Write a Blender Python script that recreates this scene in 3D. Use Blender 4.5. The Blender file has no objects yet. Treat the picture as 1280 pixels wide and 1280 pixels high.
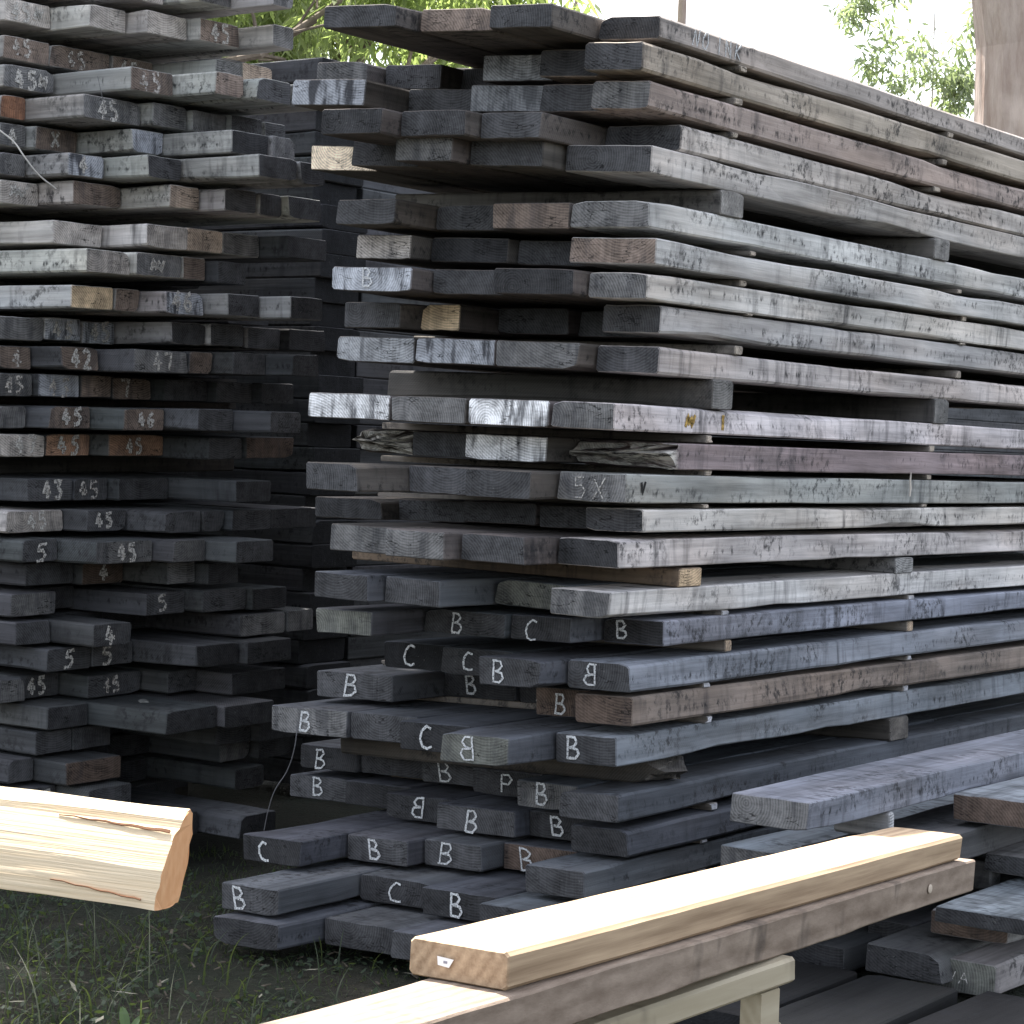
import bpy, bmesh, math, random
from mathutils import Vector, Matrix, noise

# ------------------------------------------------------------------ camera, sky, sun, exposure
S = bpy.context.scene
C = S.collection
F_PX = 2800.0
cam_d = bpy.data.cameras.new('camera'); cam = bpy.data.objects.new('camera', cam_d); C.objects.link(cam)
cam_d.sensor_width = 36.0; cam_d.lens = 36.0*F_PX/1280.0
cam_d.clip_start = 0.05; cam_d.clip_end = 2000
ROLL = math.radians(2.0); PITCH = math.atan(85*math.cos(ROLL)/F_PX)
cam.matrix_world = (Matrix.Translation((0,0,1.5)) @ Matrix.Rotation(math.pi/2-PITCH,4,'X') @ Matrix.Rotation(ROLL,4,'Z'))
S.camera = cam
cam_d.dof.use_dof = False

SUN_EL = math.radians(58.5); SUN_AZ = math.radians(-25)      # azimuth from +Y towards +X
W = bpy.data.worlds.new('World'); S.world = W; W.use_nodes = True
nt = W.node_tree; bg = nt.nodes['Background']
sky = nt.nodes.new('ShaderNodeTexSky'); sky.sky_type = 'NISHITA'; sky.sun_disc = False
sky.sun_elevation = SUN_EL; sky.sun_rotation = SUN_AZ; sky.air_density = 1.0; sky.dust_density = 2.5; sky.ozone_density = 1.0
hs = nt.nodes.new('ShaderNodeHueSaturation'); hs.inputs['Saturation'].default_value = 0.42
nt.links.new(sky.outputs[0], hs.inputs['Color']); nt.links.new(hs.outputs[0], bg.inputs[0]); bg.inputs[1].default_value = 0.15
sd = bpy.data.lights.new('sun', 'SUN'); sd.energy = 5.0; sd.angle = math.radians(0.6); sd.color = (1.0,0.95,0.87)
so = bpy.data.objects.new('sun', sd); C.objects.link(so)
to_sun = Vector((math.sin(SUN_AZ)*math.cos(SUN_EL), math.cos(SUN_AZ)*math.cos(SUN_EL), math.sin(SUN_EL)))
so.rotation_euler = to_sun.to_track_quat('Z','Y').to_euler(); so.location = (0,0,20)
S.view_settings.view_transform = 'Standard'; S.view_settings.look = 'None'
S.view_settings.exposure = 1.8; S.view_settings.gamma = 1.0
S.render.resolution_x = 1024; S.render.resolution_y = 1024

# ------------------------------------------------------------------ helpers
def nn(t, kind, **kw):
    n = t.nodes.new(kind)
    for k, v in kw.items(): setattr(n, k, v)
    return n
def new_mat(name, rough=0.85):
    m = bpy.data.materials.new(name); m.use_nodes = True
    b = m.node_tree.nodes['Principled BSDF']; b.inputs['Roughness'].default_value = rough
    b.inputs['Specular IOR Level'].default_value = 0.25
    return m, m.node_tree, b
def math_n(t, op, a, b=None, clamp=False):
    n = nn(t,'ShaderNodeMath', operation=op, use_clamp=clamp)
    for i, v in enumerate((a,b)):
        if v is None: continue
        if isinstance(v,(int,float)): n.inputs[i].default_value = v
        else: t.links.new(v, n.inputs[i])
    return n.outputs[0]
def mix_c(t, fac, a, b, mode='MIX'):
    n = nn(t,'ShaderNodeMix', data_type='RGBA', blend_type=mode); n.clamp_factor = True
    for sock, v in ((n.inputs[0],fac),(n.inputs[6],a),(n.inputs[7],b)):
        if isinstance(v,(int,float)): sock.default_value = v
        elif isinstance(v,tuple): sock.default_value = (*v,1) if len(v)==3 else v
        else: t.links.new(v, sock)
    return n.outputs[2]
def ramp(t, v, lo, hi):
    n = nn(t,'ShaderNodeMapRange'); n.inputs[1].default_value = lo; n.inputs[2].default_value = hi
    t.links.new(v, n.inputs[0]); return n.outputs[0]
def noise_n(t, vec, scale, detail=3, rough=0.55):
    n = nn(t,'ShaderNodeTexNoise'); n.inputs['Scale'].default_value = scale
    n.inputs['Detail'].default_value = detail; n.inputs['Roughness'].default_value = rough
    t.links.new(vec, n.inputs['Vector']); return n.outputs[0]
def vscale(t, vec, s):
    n = nn(t,'ShaderNodeVectorMath', operation='MULTIPLY'); t.links.new(vec, n.inputs[0]); n.inputs[1].default_value = s
    return n.outputs[0]
def objvec(t):
    tc = nn(t,'ShaderNodeTexCoord'); oi = nn(t,'ShaderNodeObjectInfo')
    cx = nn(t,'ShaderNodeCombineXYZ')
    for i,k in enumerate((37.0,91.0,53.0)):
        t.links.new(math_n(t,'MULTIPLY',oi.outputs['Random'],k), cx.inputs[i])
    ad = nn(t,'ShaderNodeVectorMath', operation='ADD'); t.links.new(tc.outputs['Object'], ad.inputs[0]); t.links.new(cx.outputs[0], ad.inputs[1])
    return ad.outputs[0], tc, oi

def plank_material():
    m, t, b = new_mat('weathered_timber', 0.9)
    v, tc, oi = objvec(t)
    sep = nn(t,'ShaderNodeSeparateXYZ'); t.links.new(tc.outputs['Normal'], sep.inputs[0])
    pos = nn(t,'ShaderNodeSeparateXYZ'); t.links.new(tc.outputs['Object'], pos.inputs[0])
    side_a = nn(t,'ShaderNodeAttribute', attribute_type='OBJECT', attribute_name='side_tone')
    end_a = nn(t,'ShaderNodeAttribute', attribute_type='OBJECT', attribute_name='end_tone')
    blotch_a = nn(t,'ShaderNodeAttribute', attribute_type='OBJECT', attribute_name='end_blotch')
    # long faces : grain, stain drips, mould dots
    grain = noise_n(t, vscale(t,v,(2.2,60,60)), 1.0, 4, 0.65)
    patch = noise_n(t, vscale(t,v,(2.6,9,6)), 1.0, 3)
    drips = noise_n(t, vscale(t,v,(24,6,3.5)), 1.0, 3, 0.6)
    drip2 = noise_n(t, vscale(t,v,(48,20,26)), 1.0, 3, 0.6)
    zone = noise_n(t, vscale(t,v,(1.6,3,2)), 1.0, 1)
    side = mix_c(t, 1.0, side_a.outputs[0], (1,1,1), 'MULTIPLY')
    g = ramp(t, grain, 0.25, 0.75)
    streak = noise_n(t, vscale(t,v,(1.1,14,22)), 1.0, 4, 0.6)
    mul = math_n(t,'ADD', math_n(t,'MULTIPLY',g,0.5), math_n(t,'MULTIPLY',ramp(t,patch,0.3,0.7),0.55))
    mul = math_n(t,'ADD', mul, math_n(t,'MULTIPLY',ramp(t,streak,0.35,0.65),0.40))
    mul = math_n(t,'ADD', mul, 0.22)
    cmb = nn(t,'ShaderNodeCombineColor')
    for i in range(3): t.links.new(mul, cmb.inputs[i])
    side = mix_c(t, 1.0, side, cmb.outputs[0], 'MULTIPLY')
    dmask = math_n(t,'MULTIPLY', ramp(t,drips,0.50,0.72), ramp(t,zone,0.40,0.62), True)
    side = mix_c(t, math_n(t,'MULTIPLY',dmask,0.72), side, (0.022,0.022,0.026))
    mould = noise_n(t, vscale(t,v,(40,26,34)), 1.0, 4, 0.7)
    mz = ramp(t, noise_n(t, vscale(t,v,(3.2,5,9)), 1.0, 2), .46, .62)
    side = mix_c(t, math_n(t,'MULTIPLY', math_n(t,'MULTIPLY', ramp(t,mould,.50,.62), mz, True), .80), side, (0.020,0.020,0.022))
    warm = ramp(t, noise_n(t, vscale(t,v,(1.7,4,5)), 1.0, 2), .45, .65)
    side = mix_c(t, math_n(t,'MULTIPLY',warm,.25), side, mix_c(t, 1.0, side, (1.12,.96,.82), 'MULTIPLY'))
    # rows of dark fastener / mould marks along the board
    wob = math_n(t,'MULTIPLY', noise_n(t, vscale(t,v,(1.2,0.2,0.2)),1.0,1), 0.05)
    zz = math_n(t,'ABSOLUTE', math_n(t,'SUBTRACT', math_n(t,'ADD', pos.outputs[2], -0.012), wob))
    band = ramp(t, zz, 0.018, 0.003)
    dots = math_n(t,'MULTIPLY', band, ramp(t,drip2,0.54,0.66), True)
    dots = math_n(t,'MULTIPLY', dots, ramp(t,noise_n(t,vscale(t,v,(1.1,1,1)),1.3,1),0.44,0.54), True)
    side = mix_c(t, math_n(t,'MULTIPLY',dots,0.85), side, (0.014,0.014,0.016))
    # saw kerf marks on the long faces
    wv = nn(t,'ShaderNodeTexWave', wave_type='BANDS', bands_direction='DIAGONAL'); wv.inputs['Scale'].default_value = 55
    wv.inputs['Distortion'].default_value = 2.0; t.links.new(v, wv.inputs['Vector'])
    kz = math_n(t,'MULTIPLY', ramp(t,noise_n(t,vscale(t,v,(0.8,1,1)),1.0,1),0.52,0.62), 0.10)
    side = mix_c(t, math_n(t,'MULTIPLY',kz,wv.outputs['Fac']), side, (0.32,0.31,0.30))
    # end grain : dark, blotched with chalky bloom, fine checks
    blot = noise_n(t, vscale(t,v,(4,22,5)), 1.0, 4, 0.6)
    fine = noise_n(t, v, 120, 3, 0.7)
    ring = noise_n(t, vscale(t,v,(10,30,110)), 1.0, 3, 0.6)
    em = math_n(t,'ADD', math_n(t,'MULTIPLY',ramp(t,ring,0.3,0.7),0.5), math_n(t,'MULTIPLY',ramp(t,noise_n(t,v,14,2),0.3,0.7),0.75))
    em = math_n(t,'ADD', em, 0.30)
    oc = nn(t,'ShaderNodeCombineXYZ'); t.links.new(math_n(t,'ADD',pos.outputs[1],math_n(t,'MULTIPLY',oi.outputs['Random'],-.35)),oc.inputs[1]); t.links.new(math_n(t,'ADD',pos.outputs[2],math_n(t,'SUBTRACT',math_n(t,'MULTIPLY',oi.outputs['Random'],.5),.33)),oc.inputs[2])
    rw = nn(t,'ShaderNodeTexWave', wave_type='RINGS', rings_direction='X'); rw.inputs['Scale'].default_value = 38; rw.inputs['Distortion'].default_value = 2.2
    rw.inputs['Detail'].default_value = 3; rw.inputs['Detail Scale'].default_value = 1.5; t.links.new(oc.outputs[0], rw.inputs['Vector'])
    em = math_n(t,'ADD', em, math_n(t,'MULTIPLY',rw.outputs['Fac'],.52))
    kf = noise_n(t, vscale(t,v,(1,170,6)), 1.0, 2, .6)
    em = math_n(t,'ADD', em, math_n(t,'MULTIPLY',math_n(t,'SUBTRACT',kf,.5),.9))
    cme = nn(t,'ShaderNodeCombineColor')
    for i in range(3): t.links.new(em, cme.inputs[i])
    end = mix_c(t, 1.0, end_a.outputs[0], cme.outputs[0], 'MULTIPLY')
    bl = math_n(t,'MULTIPLY', ramp(t,blot,0.50,0.62), blotch_a.outputs['Fac'], True)
    end = mix_c(t, bl, end, (0.035,0.036,0.042))
    ck = math_n(t,'ABSOLUTE', math_n(t,'SUBTRACT', noise_n(t, vscale(t,v,(3,7,26)), 1.0, 3, .7), .5))
    ckm = math_n(t,'MULTIPLY', ramp(t,ck,0.014,0.004), ramp(t,noise_n(t,v,9,1),.5,.58), True)
    end = mix_c(t, math_n(t,'MULTIPLY',ckm,.85), end, (0.006,0.006,0.006))
    speck = ramp(t, fine, 0.66, 0.76)
    end = mix_c(t, math_n(t,'MULTIPLY',speck,0.4), end, (0.3,0.29,0.28))
    is_end = ramp(t, math_n(t,'ABSOLUTE',sep.outputs[0]), 0.45, 0.75)
    col = mix_c(t, is_end, side, end)
    ra = nn(t,'ShaderNodeAttribute', attribute_type='OBJECT', attribute_name='rotten_end')
    rz = math_n(t,'MULTIPLY', ra.outputs['Fac'], ramp(t,pos.outputs[0],.085,.05), True)
    rn = ramp(t, noise_n(t, vscale(t,v,(18,14,75)), 1.0, 5, .75), .40, .53)
    col = mix_c(t, rz, col, mix_c(t, rn, (.02,.018,.016), (.58,.55,.50)))
    t.links.new(col, b.inputs['Base Color'])
    bump = nn(t,'ShaderNodeBump'); bump.inputs['Strength'].default_value = 0.55; bump.inputs['Distance'].default_value = 0.004
    hgt = math_n(t,'ADD', grain, math_n(t,'MULTIPLY', fine, 0.25)); t.links.new(hgt, bump.inputs['Height'])
    t.links.new(bump.outputs[0], b.inputs['Normal'])
    return m
M_PLANK = plank_material()

def simple_wood(name, c1, c2, gscale=(1.5,40,40), knots=0.0, rough=0.7, bumpd=1.0, ringf=.3):
    m, t, b = new_mat(name, rough)
    v, tc, oi = objvec(t)
    n1 = noise_n(t, vscale(t,v,gscale), 1.0, 4, 0.6)
    n2 = noise_n(t, vscale(t,v,(1.5,5,5)), 1.0, 3)
    wv = nn(t,'ShaderNodeTexWave', wave_type='RINGS', rings_direction='X'); wv.inputs['Scale'].default_value = 14
    wv.inputs['Distortion'].default_value = 5; wv.inputs['Detail'].default_value = 3; wv.inputs['Detail Scale'].default_value = .6
    t.links.new(vscale(t,v,(.35,1,1)), wv.inputs['Vector'])
    f = math_n(t,'ADD', math_n(t,'MULTIPLY',ramp(t,n1,.3,.7),.45), math_n(t,'MULTIPLY',ramp(t,n2,.3,.7),.3))
    f = math_n(t,'ADD', f, math_n(t,'MULTIPLY',wv.outputs['Fac'],ringf), True)
    col = mix_c(t, f, c1, c2)
    if knots:
        k = ramp(t, noise_n(t, vscale(t,v,(9,2,4)),1.0,3), .60,.70)
        col = mix_c(t, math_n(t,'MULTIPLY',k,knots), col, (0.05,0.04,0.035))
    t.links.new(col, b.inputs['Base Color'])
    bump = nn(t,'ShaderNodeBump'); bump.inputs['Strength'].default_value = min(1,0.4*bumpd); bump.inputs['Distance'].default_value = 0.002*bumpd
    t.links.new(n1, bump.inputs['Height']); t.links.new(bump.outputs[0], b.inputs['Normal'])
    return m
M_FRESH = simple_wood('fresh_sawn_timber', (0.20,0.13,0.078), (0.52,0.385,0.255), (3.0,110,110), 0, .75, 1.0, .28)
M_OLDBEAM = simple_wood('aged_brown_timber', (0.12,0.085,0.062), (0.34,0.27,0.215), (12,60,34), 0.6, .9, 1.8)
M_TRESTLE = simple_wood('pale_frame_timber', (0.30,0.25,0.17), (0.46,0.40,0.30), (1.5,30,30), 0.3)
M_SLAB = simple_wood('split_log_timber', (0.50,0.37,0.22), (0.74,0.64,0.48), (2.2,60,130), 0.0, .8, 2.2, .05)
M_SLABEND = simple_wood('orange_heartwood', (0.44,0.22,0.10), (0.62,0.38,0.21), (8,60,20), 0, .8, 1.0, .1)
def chalk(name, c, lo, hi, sc):
    m,t,b = new_mat(name,.95); b.inputs['Base Color'].default_value=(*c,1)
    v,_,_ = objvec(t); f = ramp(t,noise_n(t,v,sc,3,.7),lo,hi)
    tr = nn(t,'ShaderNodeBsdfTransparent'); mx = nn(t,'ShaderNodeMixShader')
    t.links.new(f,mx.inputs[0]); t.links.new(tr.outputs[0],mx.inputs[1]); t.links.new(b.outputs[0],mx.inputs[2])
    t.links.new(mx.outputs[0],t.nodes['Material Output'].inputs[0]); return m
def flat(name, c, rough=.9, noisy=0.0, sc=200):
    m,t,b = new_mat(name, rough)
    if noisy:
        v,_,_ = objvec(t)
        col = mix_c(t, math_n(t,'MULTIPLY',ramp(t,noise_n(t,v,sc,2),.42,.6),noisy), c, tuple(x*.25 for x in c))
        t.links.new(col,b.inputs['Base Color'])
    else: b.inputs['Base Color'].default_value = (*c,1)
    return m
M_CHALK = chalk('white_chalk', (0.62,0.63,0.64), .36, .52, 190)
M_CRAYON = chalk('pale_crayon', (0.55,0.53,0.50), .38, .60, 120)
M_CRAYON2 = chalk('faded_crayon', (0.42,0.39,0.36), .42, .66, 100)
M_SMUDGE = chalk('smudged_crayon', (0.50,0.47,0.44), .45, .62, 75)
M_YELLOW = flat('yellow_crayon', (0.50,0.33,0.10), .9, .8, 120)
M_DARKINK = flat('dark_paint', (0.02,0.02,0.02), .9, .4, 150)
M_PAPER = flat('white_paper', (0.8,0.8,0.8), .6)
M_PRINT = flat('grey_print', (0.25,0.25,0.3), .6)
M_TWINE = flat('pale_twine', (0.45,0.43,0.40))
M_WIRE = flat('dull_wire', (0.12,0.12,0.13), .5)

def link(name, me, mat, parent=None):
    o = bpy.data.objects.new(name, me); C.objects.link(o)
    if mat and not me.materials: me.materials.append(mat)
    if parent: o.parent = parent
    return o
def tag(o, label, cat, group=None, kind=None):
    if label: o['label'] = label
    if cat: o['category'] = cat
    if group: o['group'] = group
    if kind: o['kind'] = kind
    return o
def bm_mesh(name, bm):
    me = bpy.data.meshes.new(name); bm.normal_update(); bm.to_mesh(me); bm.free(); return me

def plank_mesh(L, w, th, rng, bow=0.004, edge=0.003, slant=0.0, rag=0.0, dense=False, warp=0.0, wane=1.0):
    """board along +x from x=0, y 0..w, z 0..th, worn edges, slight bow, own end cut"""
    bm = bmesh.new()
    c = min(.006, th*.12)*rng.uniform(.5,1.3)
    ny = 6 if not rag else 14
    nz = 1 if not rag else 5
    prof = []
    def lin(a,b,n): return [a+(b-a)*i/n for i in range(n+1)]
    for y in lin(c,w-c,ny): prof.append((y,0))
    for z in lin(c,th-c,nz): prof.append((w,z))
    for y in reversed(lin(c,w-c,ny)): prof.append((y,th))
    for z in reversed(lin(c,th-c,nz)): prof.append((0,z))
    xs = [0.0, .004, .03] if not rag else [0.0,.012,.045,.075]
    x = .12
    while x < L-.15: xs.append(x); x += (.18 if not dense else .04)*rng.uniform(.8,1.2)
    xs += [L-.004, L]
    sd = rng.uniform(0,500)
    ph = rng.uniform(0,6.28); b1 = rng.uniform(-1,1)*bow; b2 = rng.uniform(-1,1)*bow
    rings = []
    for i, x in enumerate(xs):
        ring = []
        shr = 0.0025 if (i==0 or i==len(xs)-1) else 0
        for (y,z) in prof:
            q = noise.noise(Vector((x*1.7+sd, y*9, z*15)))
            q2 = noise.noise(Vector((x*6+sd, y*20, z*30+9)))
            yy = y + (q*.004+q2*.0018)*(edge/.003)*(1 if (y<=c or y>=w-c) else .2)
            zz = z + q2*.0012*(edge/.003)
            if not rag and w<.4:
                cid = (1 if y>w/2 else 0)+(2 if z>th/2 else 0)
                wn = max(0, noise.noise(Vector((x*1.6+sd*1.3, cid*7.7, sd)))-.18)*.05*wane
                if (y<=c+1e-6 or y>=w-c-1e-6): yy += wn*(1 if y<w/2 else -1)*.35; zz += wn*(1 if z<th/2 else -1)*.5
            yc = (yy-w/2); zc=(zz-th/2)
            yy = w/2 + yc*(1-2*shr/w); zz = th/2 + zc*(1-2*shr/th)
            xx = x
            if rag and i <= 3:
                fr = (yy/w); zz = th*.5 + (zz-th*.5)*(1-(.85,.8,.62,.25)[i]*min(1,max(0,fr))**.8) + .010*noise.noise(Vector((x*30+sd,y*25,z*20)))*(1 if i<3 else .4)
            if i <= 2:
                xx += slant*(yy-w/2)*(1 if i<2 else .6) + .0015*noise.noise(Vector((y*40+sd,z*40,0)))
                if rag and i<3:
                    k = (1-i/3)
                    r = abs(zc)/(th/2)
                    xx += rag*k*(r**1.5*.55 + abs(noise.noise(Vector((y*12+sd,z*45,1))))*.9 + .9*abs(noise.noise(Vector((y*60,z*90,sd)))))
            zz += b1*math.sin(x*1.1+ph) + warp*max(0,.9-x)**2
            yy += b2*math.sin(x*.8+ph*2)
            ring.append(bm.verts.new((xx,yy,zz)))
        rings.append(ring)
    n = len(prof)
    for a, b in zip(rings, rings[1:]):
        for k in range(n):
            bm.faces.new((a[k], b[k], b[(k+1)%n], a[(k+1)%n]))
    if rag:
        # jagged cap : fan of fibres to a recessed / proud centre grid
        cy = w*rng.uniform(.35,.65)
        mid = []
        for k in range(n):
            v = rings[0][k].co
            mid.append(bm.verts.new((v.x-rag*.5*abs(noise.noise(Vector((k*.9+sd,3,1))))-rag*.25, cy+(v.y-cy)*.55, th/2+(v.z-th/2)*.5)))
        for k in range(n): bm.faces.new((rings[0][(k+1)%n], mid[(k+1)%n], mid[k], rings[0][k]))
        ct = bm.verts.new((-rag*.55, cy, th*.5))
        for k in range(n): bm.faces.new((mid[(k+1)%n], ct, mid[k]))
    else:
        bm.faces.new(rings[0])
    bm.faces.new(list(reversed(rings[-1])))
    bmesh.ops.recalc_face_normals(bm, faces=bm.faces)
    return bm_mesh('plank', bm)

GLYPH = {
 'B': [[(.1,0),(.12,1)],[(.05,1),(.55,1.0),(.72,.78),(.5,.55),(.2,.52)],[(.2,.52),(.7,.45),(.82,.22),(.6,.0),(.05,0)]],
 'C': [[(.85,.9),(.5,1),(.18,.75),(.08,.4),(.25,.08),(.6,0),(.9,.06)]],
 'P': [[(.1,0),(.12,1)],[(.12,1),(.6,1.0),(.8,.75),(.55,.5),(.15,.48)]],
 '4': [[(.5,1),(.05,.35),(.85,.38)],[(.55,.75),(.5,0)]],
 '5': [[(.85,1),(.25,.97),(.2,.6),(.6,.62),(.82,.35),(.6,.05),(.1,.02)]],
 '6': [[(.75,1),(.3,.75),(.1,.35),(.35,.02),(.7,.1),(.75,.4),(.4,.5),(.15,.35)]],
  '3': [[(.1,.95),(.8,.95),(.4,.6),(.8,.35),(.6,.03),(.1,.05)]],
 '2': [[(.1,.8),(.4,1),(.75,.8),(.6,.45),(.1,0),(.85,.02)]],
 '7': [[(.05,.95),(.85,1),(.45,0)]],
 'X': [[(.1,0),(.85,1)],[(.1,.95),(.85,.05)]],
 'V': [[(.05,1),(.45,0),(.85,1)]],
 'A': [[(0,0),(.45,1),(.9,0)],[(.2,.4),(.7,.4)]],
 'N': [[(.05,0),(.1,1),(.75,0),(.8,1)]], 'O': [[(.5,1),(.1,.6),(.2,.1),(.6,0),(.85,.4),(.75,.9),(.5,1)]],
 'J': [[(.7,1),(.65,.15),(.35,0),(.1,.15)]], 'K': [[(.1,0),(.12,1)],[(.8,1),(.15,.45),(.85,0)]], 'I': [[(.4,0),(.45,1)]],
 's': [[(.1,.2),(.3,.9),(.4,.3),(.6,.8),(.7,.2),(.95,.9)],[(.2,.5),(.9,.55)],[(.15,.75),(.8,.25)]],
 'M': None,
}
def stroke_mesh(text, cx, cz, hgt, wid, lw, rng, plane='end', off=-0.0028):
    """hand-written strokes laid on the end face (x=off, right = -y) or on the right-hand side face (y=off, right = +x)"""
    bm = bmesh.new()
    n = len(text); cw = wid/n
    for ci, ch in enumerate(text):
        mirror = ch == 'M'
        gl = GLYPH['B' if mirror else ch]
        sk = rng.uniform(-.2,.2)
        for st in gl:
            pts = []
            for (u,v) in st:
                if mirror: u = .9-u
                u += rng.uniform(-.04,.04)+sk*v; v += rng.uniform(-.03,.03)
                pts.append(Vector((cx - wid/2 + ci*cw + u*cw*.82, cz - hgt/2 + v*hgt)))
            # subdivide for a wavering line
            fine = [pts[0]]
            for a, b in zip(pts, pts[1:]):
                for k in (1,2,3): fine.append(a.lerp(b,k/3)+Vector((rng.uniform(-.0006,.0006),rng.uniform(-.0006,.0006))))
            last = None
            for k, p in enumerate(fine):
                d = (fine[min(k+1,len(fine)-1)]-fine[max(k-1,0)]); 
                if d.length < 1e-6: d = Vector((1,0))
                d.normalize(); nrm = Vector((-d.y,d.x))*lw*.5*rng.uniform(.75,1.15)
                quad = []
                for s, o2 in ((1,0),(-1,0),(-1,.0012),(1,.0012)):
                    q = p+nrm*s
                    if plane == 'end': quad.append(bm.verts.new((off-.0012+o2, -q.x, q.y)))
                    else: quad.append(bm.verts.new((q.x, off-.0012+o2, q.y)))
                if last:
                    for i in range(4): bm.faces.new((last[i],last[(i+1)%4],quad[(i+1)%4],quad[i]))
                else: bm.faces.new(quad)
                last = quad
            bm.faces.new(list(reversed(last)))
    bmesh.ops.recalc_face_normals(bm, faces=bm.faces)
    return bm_mesh('chalk_mark', bm)

TONE = {  # end grain colours (base colour, blotchiness), darker ones holding some shade
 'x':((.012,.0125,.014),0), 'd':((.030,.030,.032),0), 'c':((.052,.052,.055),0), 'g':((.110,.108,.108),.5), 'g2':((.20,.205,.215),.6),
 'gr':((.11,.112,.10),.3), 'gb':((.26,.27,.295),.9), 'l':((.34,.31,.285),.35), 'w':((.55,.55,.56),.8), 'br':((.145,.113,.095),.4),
 'br2':((.085,.062,.05),.3), 't2':((.34,.27,.215),.3), 'tn':((.42,.32,.21),.2), 'o':((.20,.10,.06),.3), 'o2':((.23,.14,.095),.4), 'rot':((.30,.29,.27),.5),'lt':((.75,.62,.47),0)}  # the palest tan has a patch of sun put into its colour
WORD = {'x':'dark','d':'dark','c':'charcoal','g':'grey','g2':'blotchy grey','gr':'mossy grey','gb':'blue-grey','l':'light grey','w':'whitish','br':'brownish',
 'br2':'dark brown','t2':'tan-tipped','tn':'tan','o':'reddish','o2':'orange-brown','rot':'rotten','lt':'painted-sunlit tan'}
SIDE = {k:tuple((.85 if k=='bd' else 1.25 if k in ('bl','br') else .95 if k in ('c','d') else .8 if k=='x' else 1.62)*q for q in v) for k,v in {'u':(.245,.22,.205),'ub':(.235,.195,.17),'ul':(.30,.275,.26),'x':(.022,.021,.021),'in2':(.058,.062,.072),'in':(.075,.066,.062),'l':(.318,.303,.290),'g':(.22,.215,.21),'p':(.17,.14,.14),'bl':(.172,.188,.215),'bd':(.112,.122,.142),'br':(.185,.15,.125),'d':(.075,.078,.083),'c':(.10,.10,.105)}.items()}  # lower-layer tones hold shade and blue skylight besides the wood's own colour
ORD = ['zeroth','first','second','third','fourth','fifth','sixth','seventh','eighth','ninth','tenth','eleventh','twelfth','thirteenth','fourteenth','fifteenth','sixteenth','seventeenth','eighteenth','nineteenth','twentieth','twenty-first','twenty-second','twenty-third','twenty-fourth','twenty-fifth','twenty-sixth','twenty-seventh','twenty-eighth','twenty-ninth','thirtieth']

A = math.radians(35.3)
D1 = Vector((math.sin(A), math.cos(A), 0)); E1 = Vector((-math.cos(A), math.sin(A), 0))
C0 = Vector((.345, 6.4, 0))
NL = Vector((math.cos(A), -math.sin(A), 0)); L0 = Vector((-1.75579603, 7.9, 0))
GROUND = -0.03

def place(o, origin, xdir, tilt=0, yaw=0):
    x = xdir.normalized(); z = Vector((0,0,1)); y = z.cross(x)
    m = Matrix((x,y,z)).transposed().to_4x4()
    o.matrix_world = Matrix.Translation(origin) @ m @ Matrix.Rotation(yaw,4,'Z') @ Matrix.Rotation(tilt,4,'X')

def plank(origin, xdir, L, w, th, tone, side, mark, rng, label, group, tilt=0, yaw=None, lw=.0072, chalk=None, **kw):
    rag = .09 if tone=='rot' else 0
    me = plank_mesh(L, w, th, rng, slant=(0 if mark else rng.uniform(-.03,.03)), rag=rag, **kw)
    o = link('plank', me, M_PLANK)
    place(o, origin, xdir, tilt, rng.uniform(-.002,.002) if yaw is None else yaw)
    c, bl = TONE[tone]; j = rng.uniform(.82,1.2); o['end_tone'] = [x*j for x in c]; o['end_blotch'] = float(bl)
    s = SIDE[side]; j = rng.uniform(.85,1.12); o['side_tone'] = [x*j*(1+rng.uniform(-.03,.03)) for x in s]
    o['rotten_end'] = 1.0 if tone=='rot' else 0.0
    tag(o, label, 'plank', group)
    if mark:
        n = len(mark)
        h = th*.78*rng.uniform(.82,1.06); wd = h*(1.1*n)*rng.uniform(.85,1.1); lw *= rng.uniform(.75,1.1)
        if mark == '5X': wd = h*1.9; lw = .0035
        if mark == 'VAVA': h = th*.35; wd = th*1.5; cx0 = 1
        if mark == 's': wd = h*1.8
        if '4' in mark and n==2 or mark=='45s': wd = min(w*.75, h*.85*n)
        cx = -(w*(.55 if n==1 else .5)) + rng.uniform(-.02,.02)
        mm = stroke_mesh(mark, cx, th*(.5+rng.uniform(-.05,.05)), h, wd, lw, rng)
        link('chalk_mark', mm, chalk or M_CHALK, o)
    return o

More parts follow.
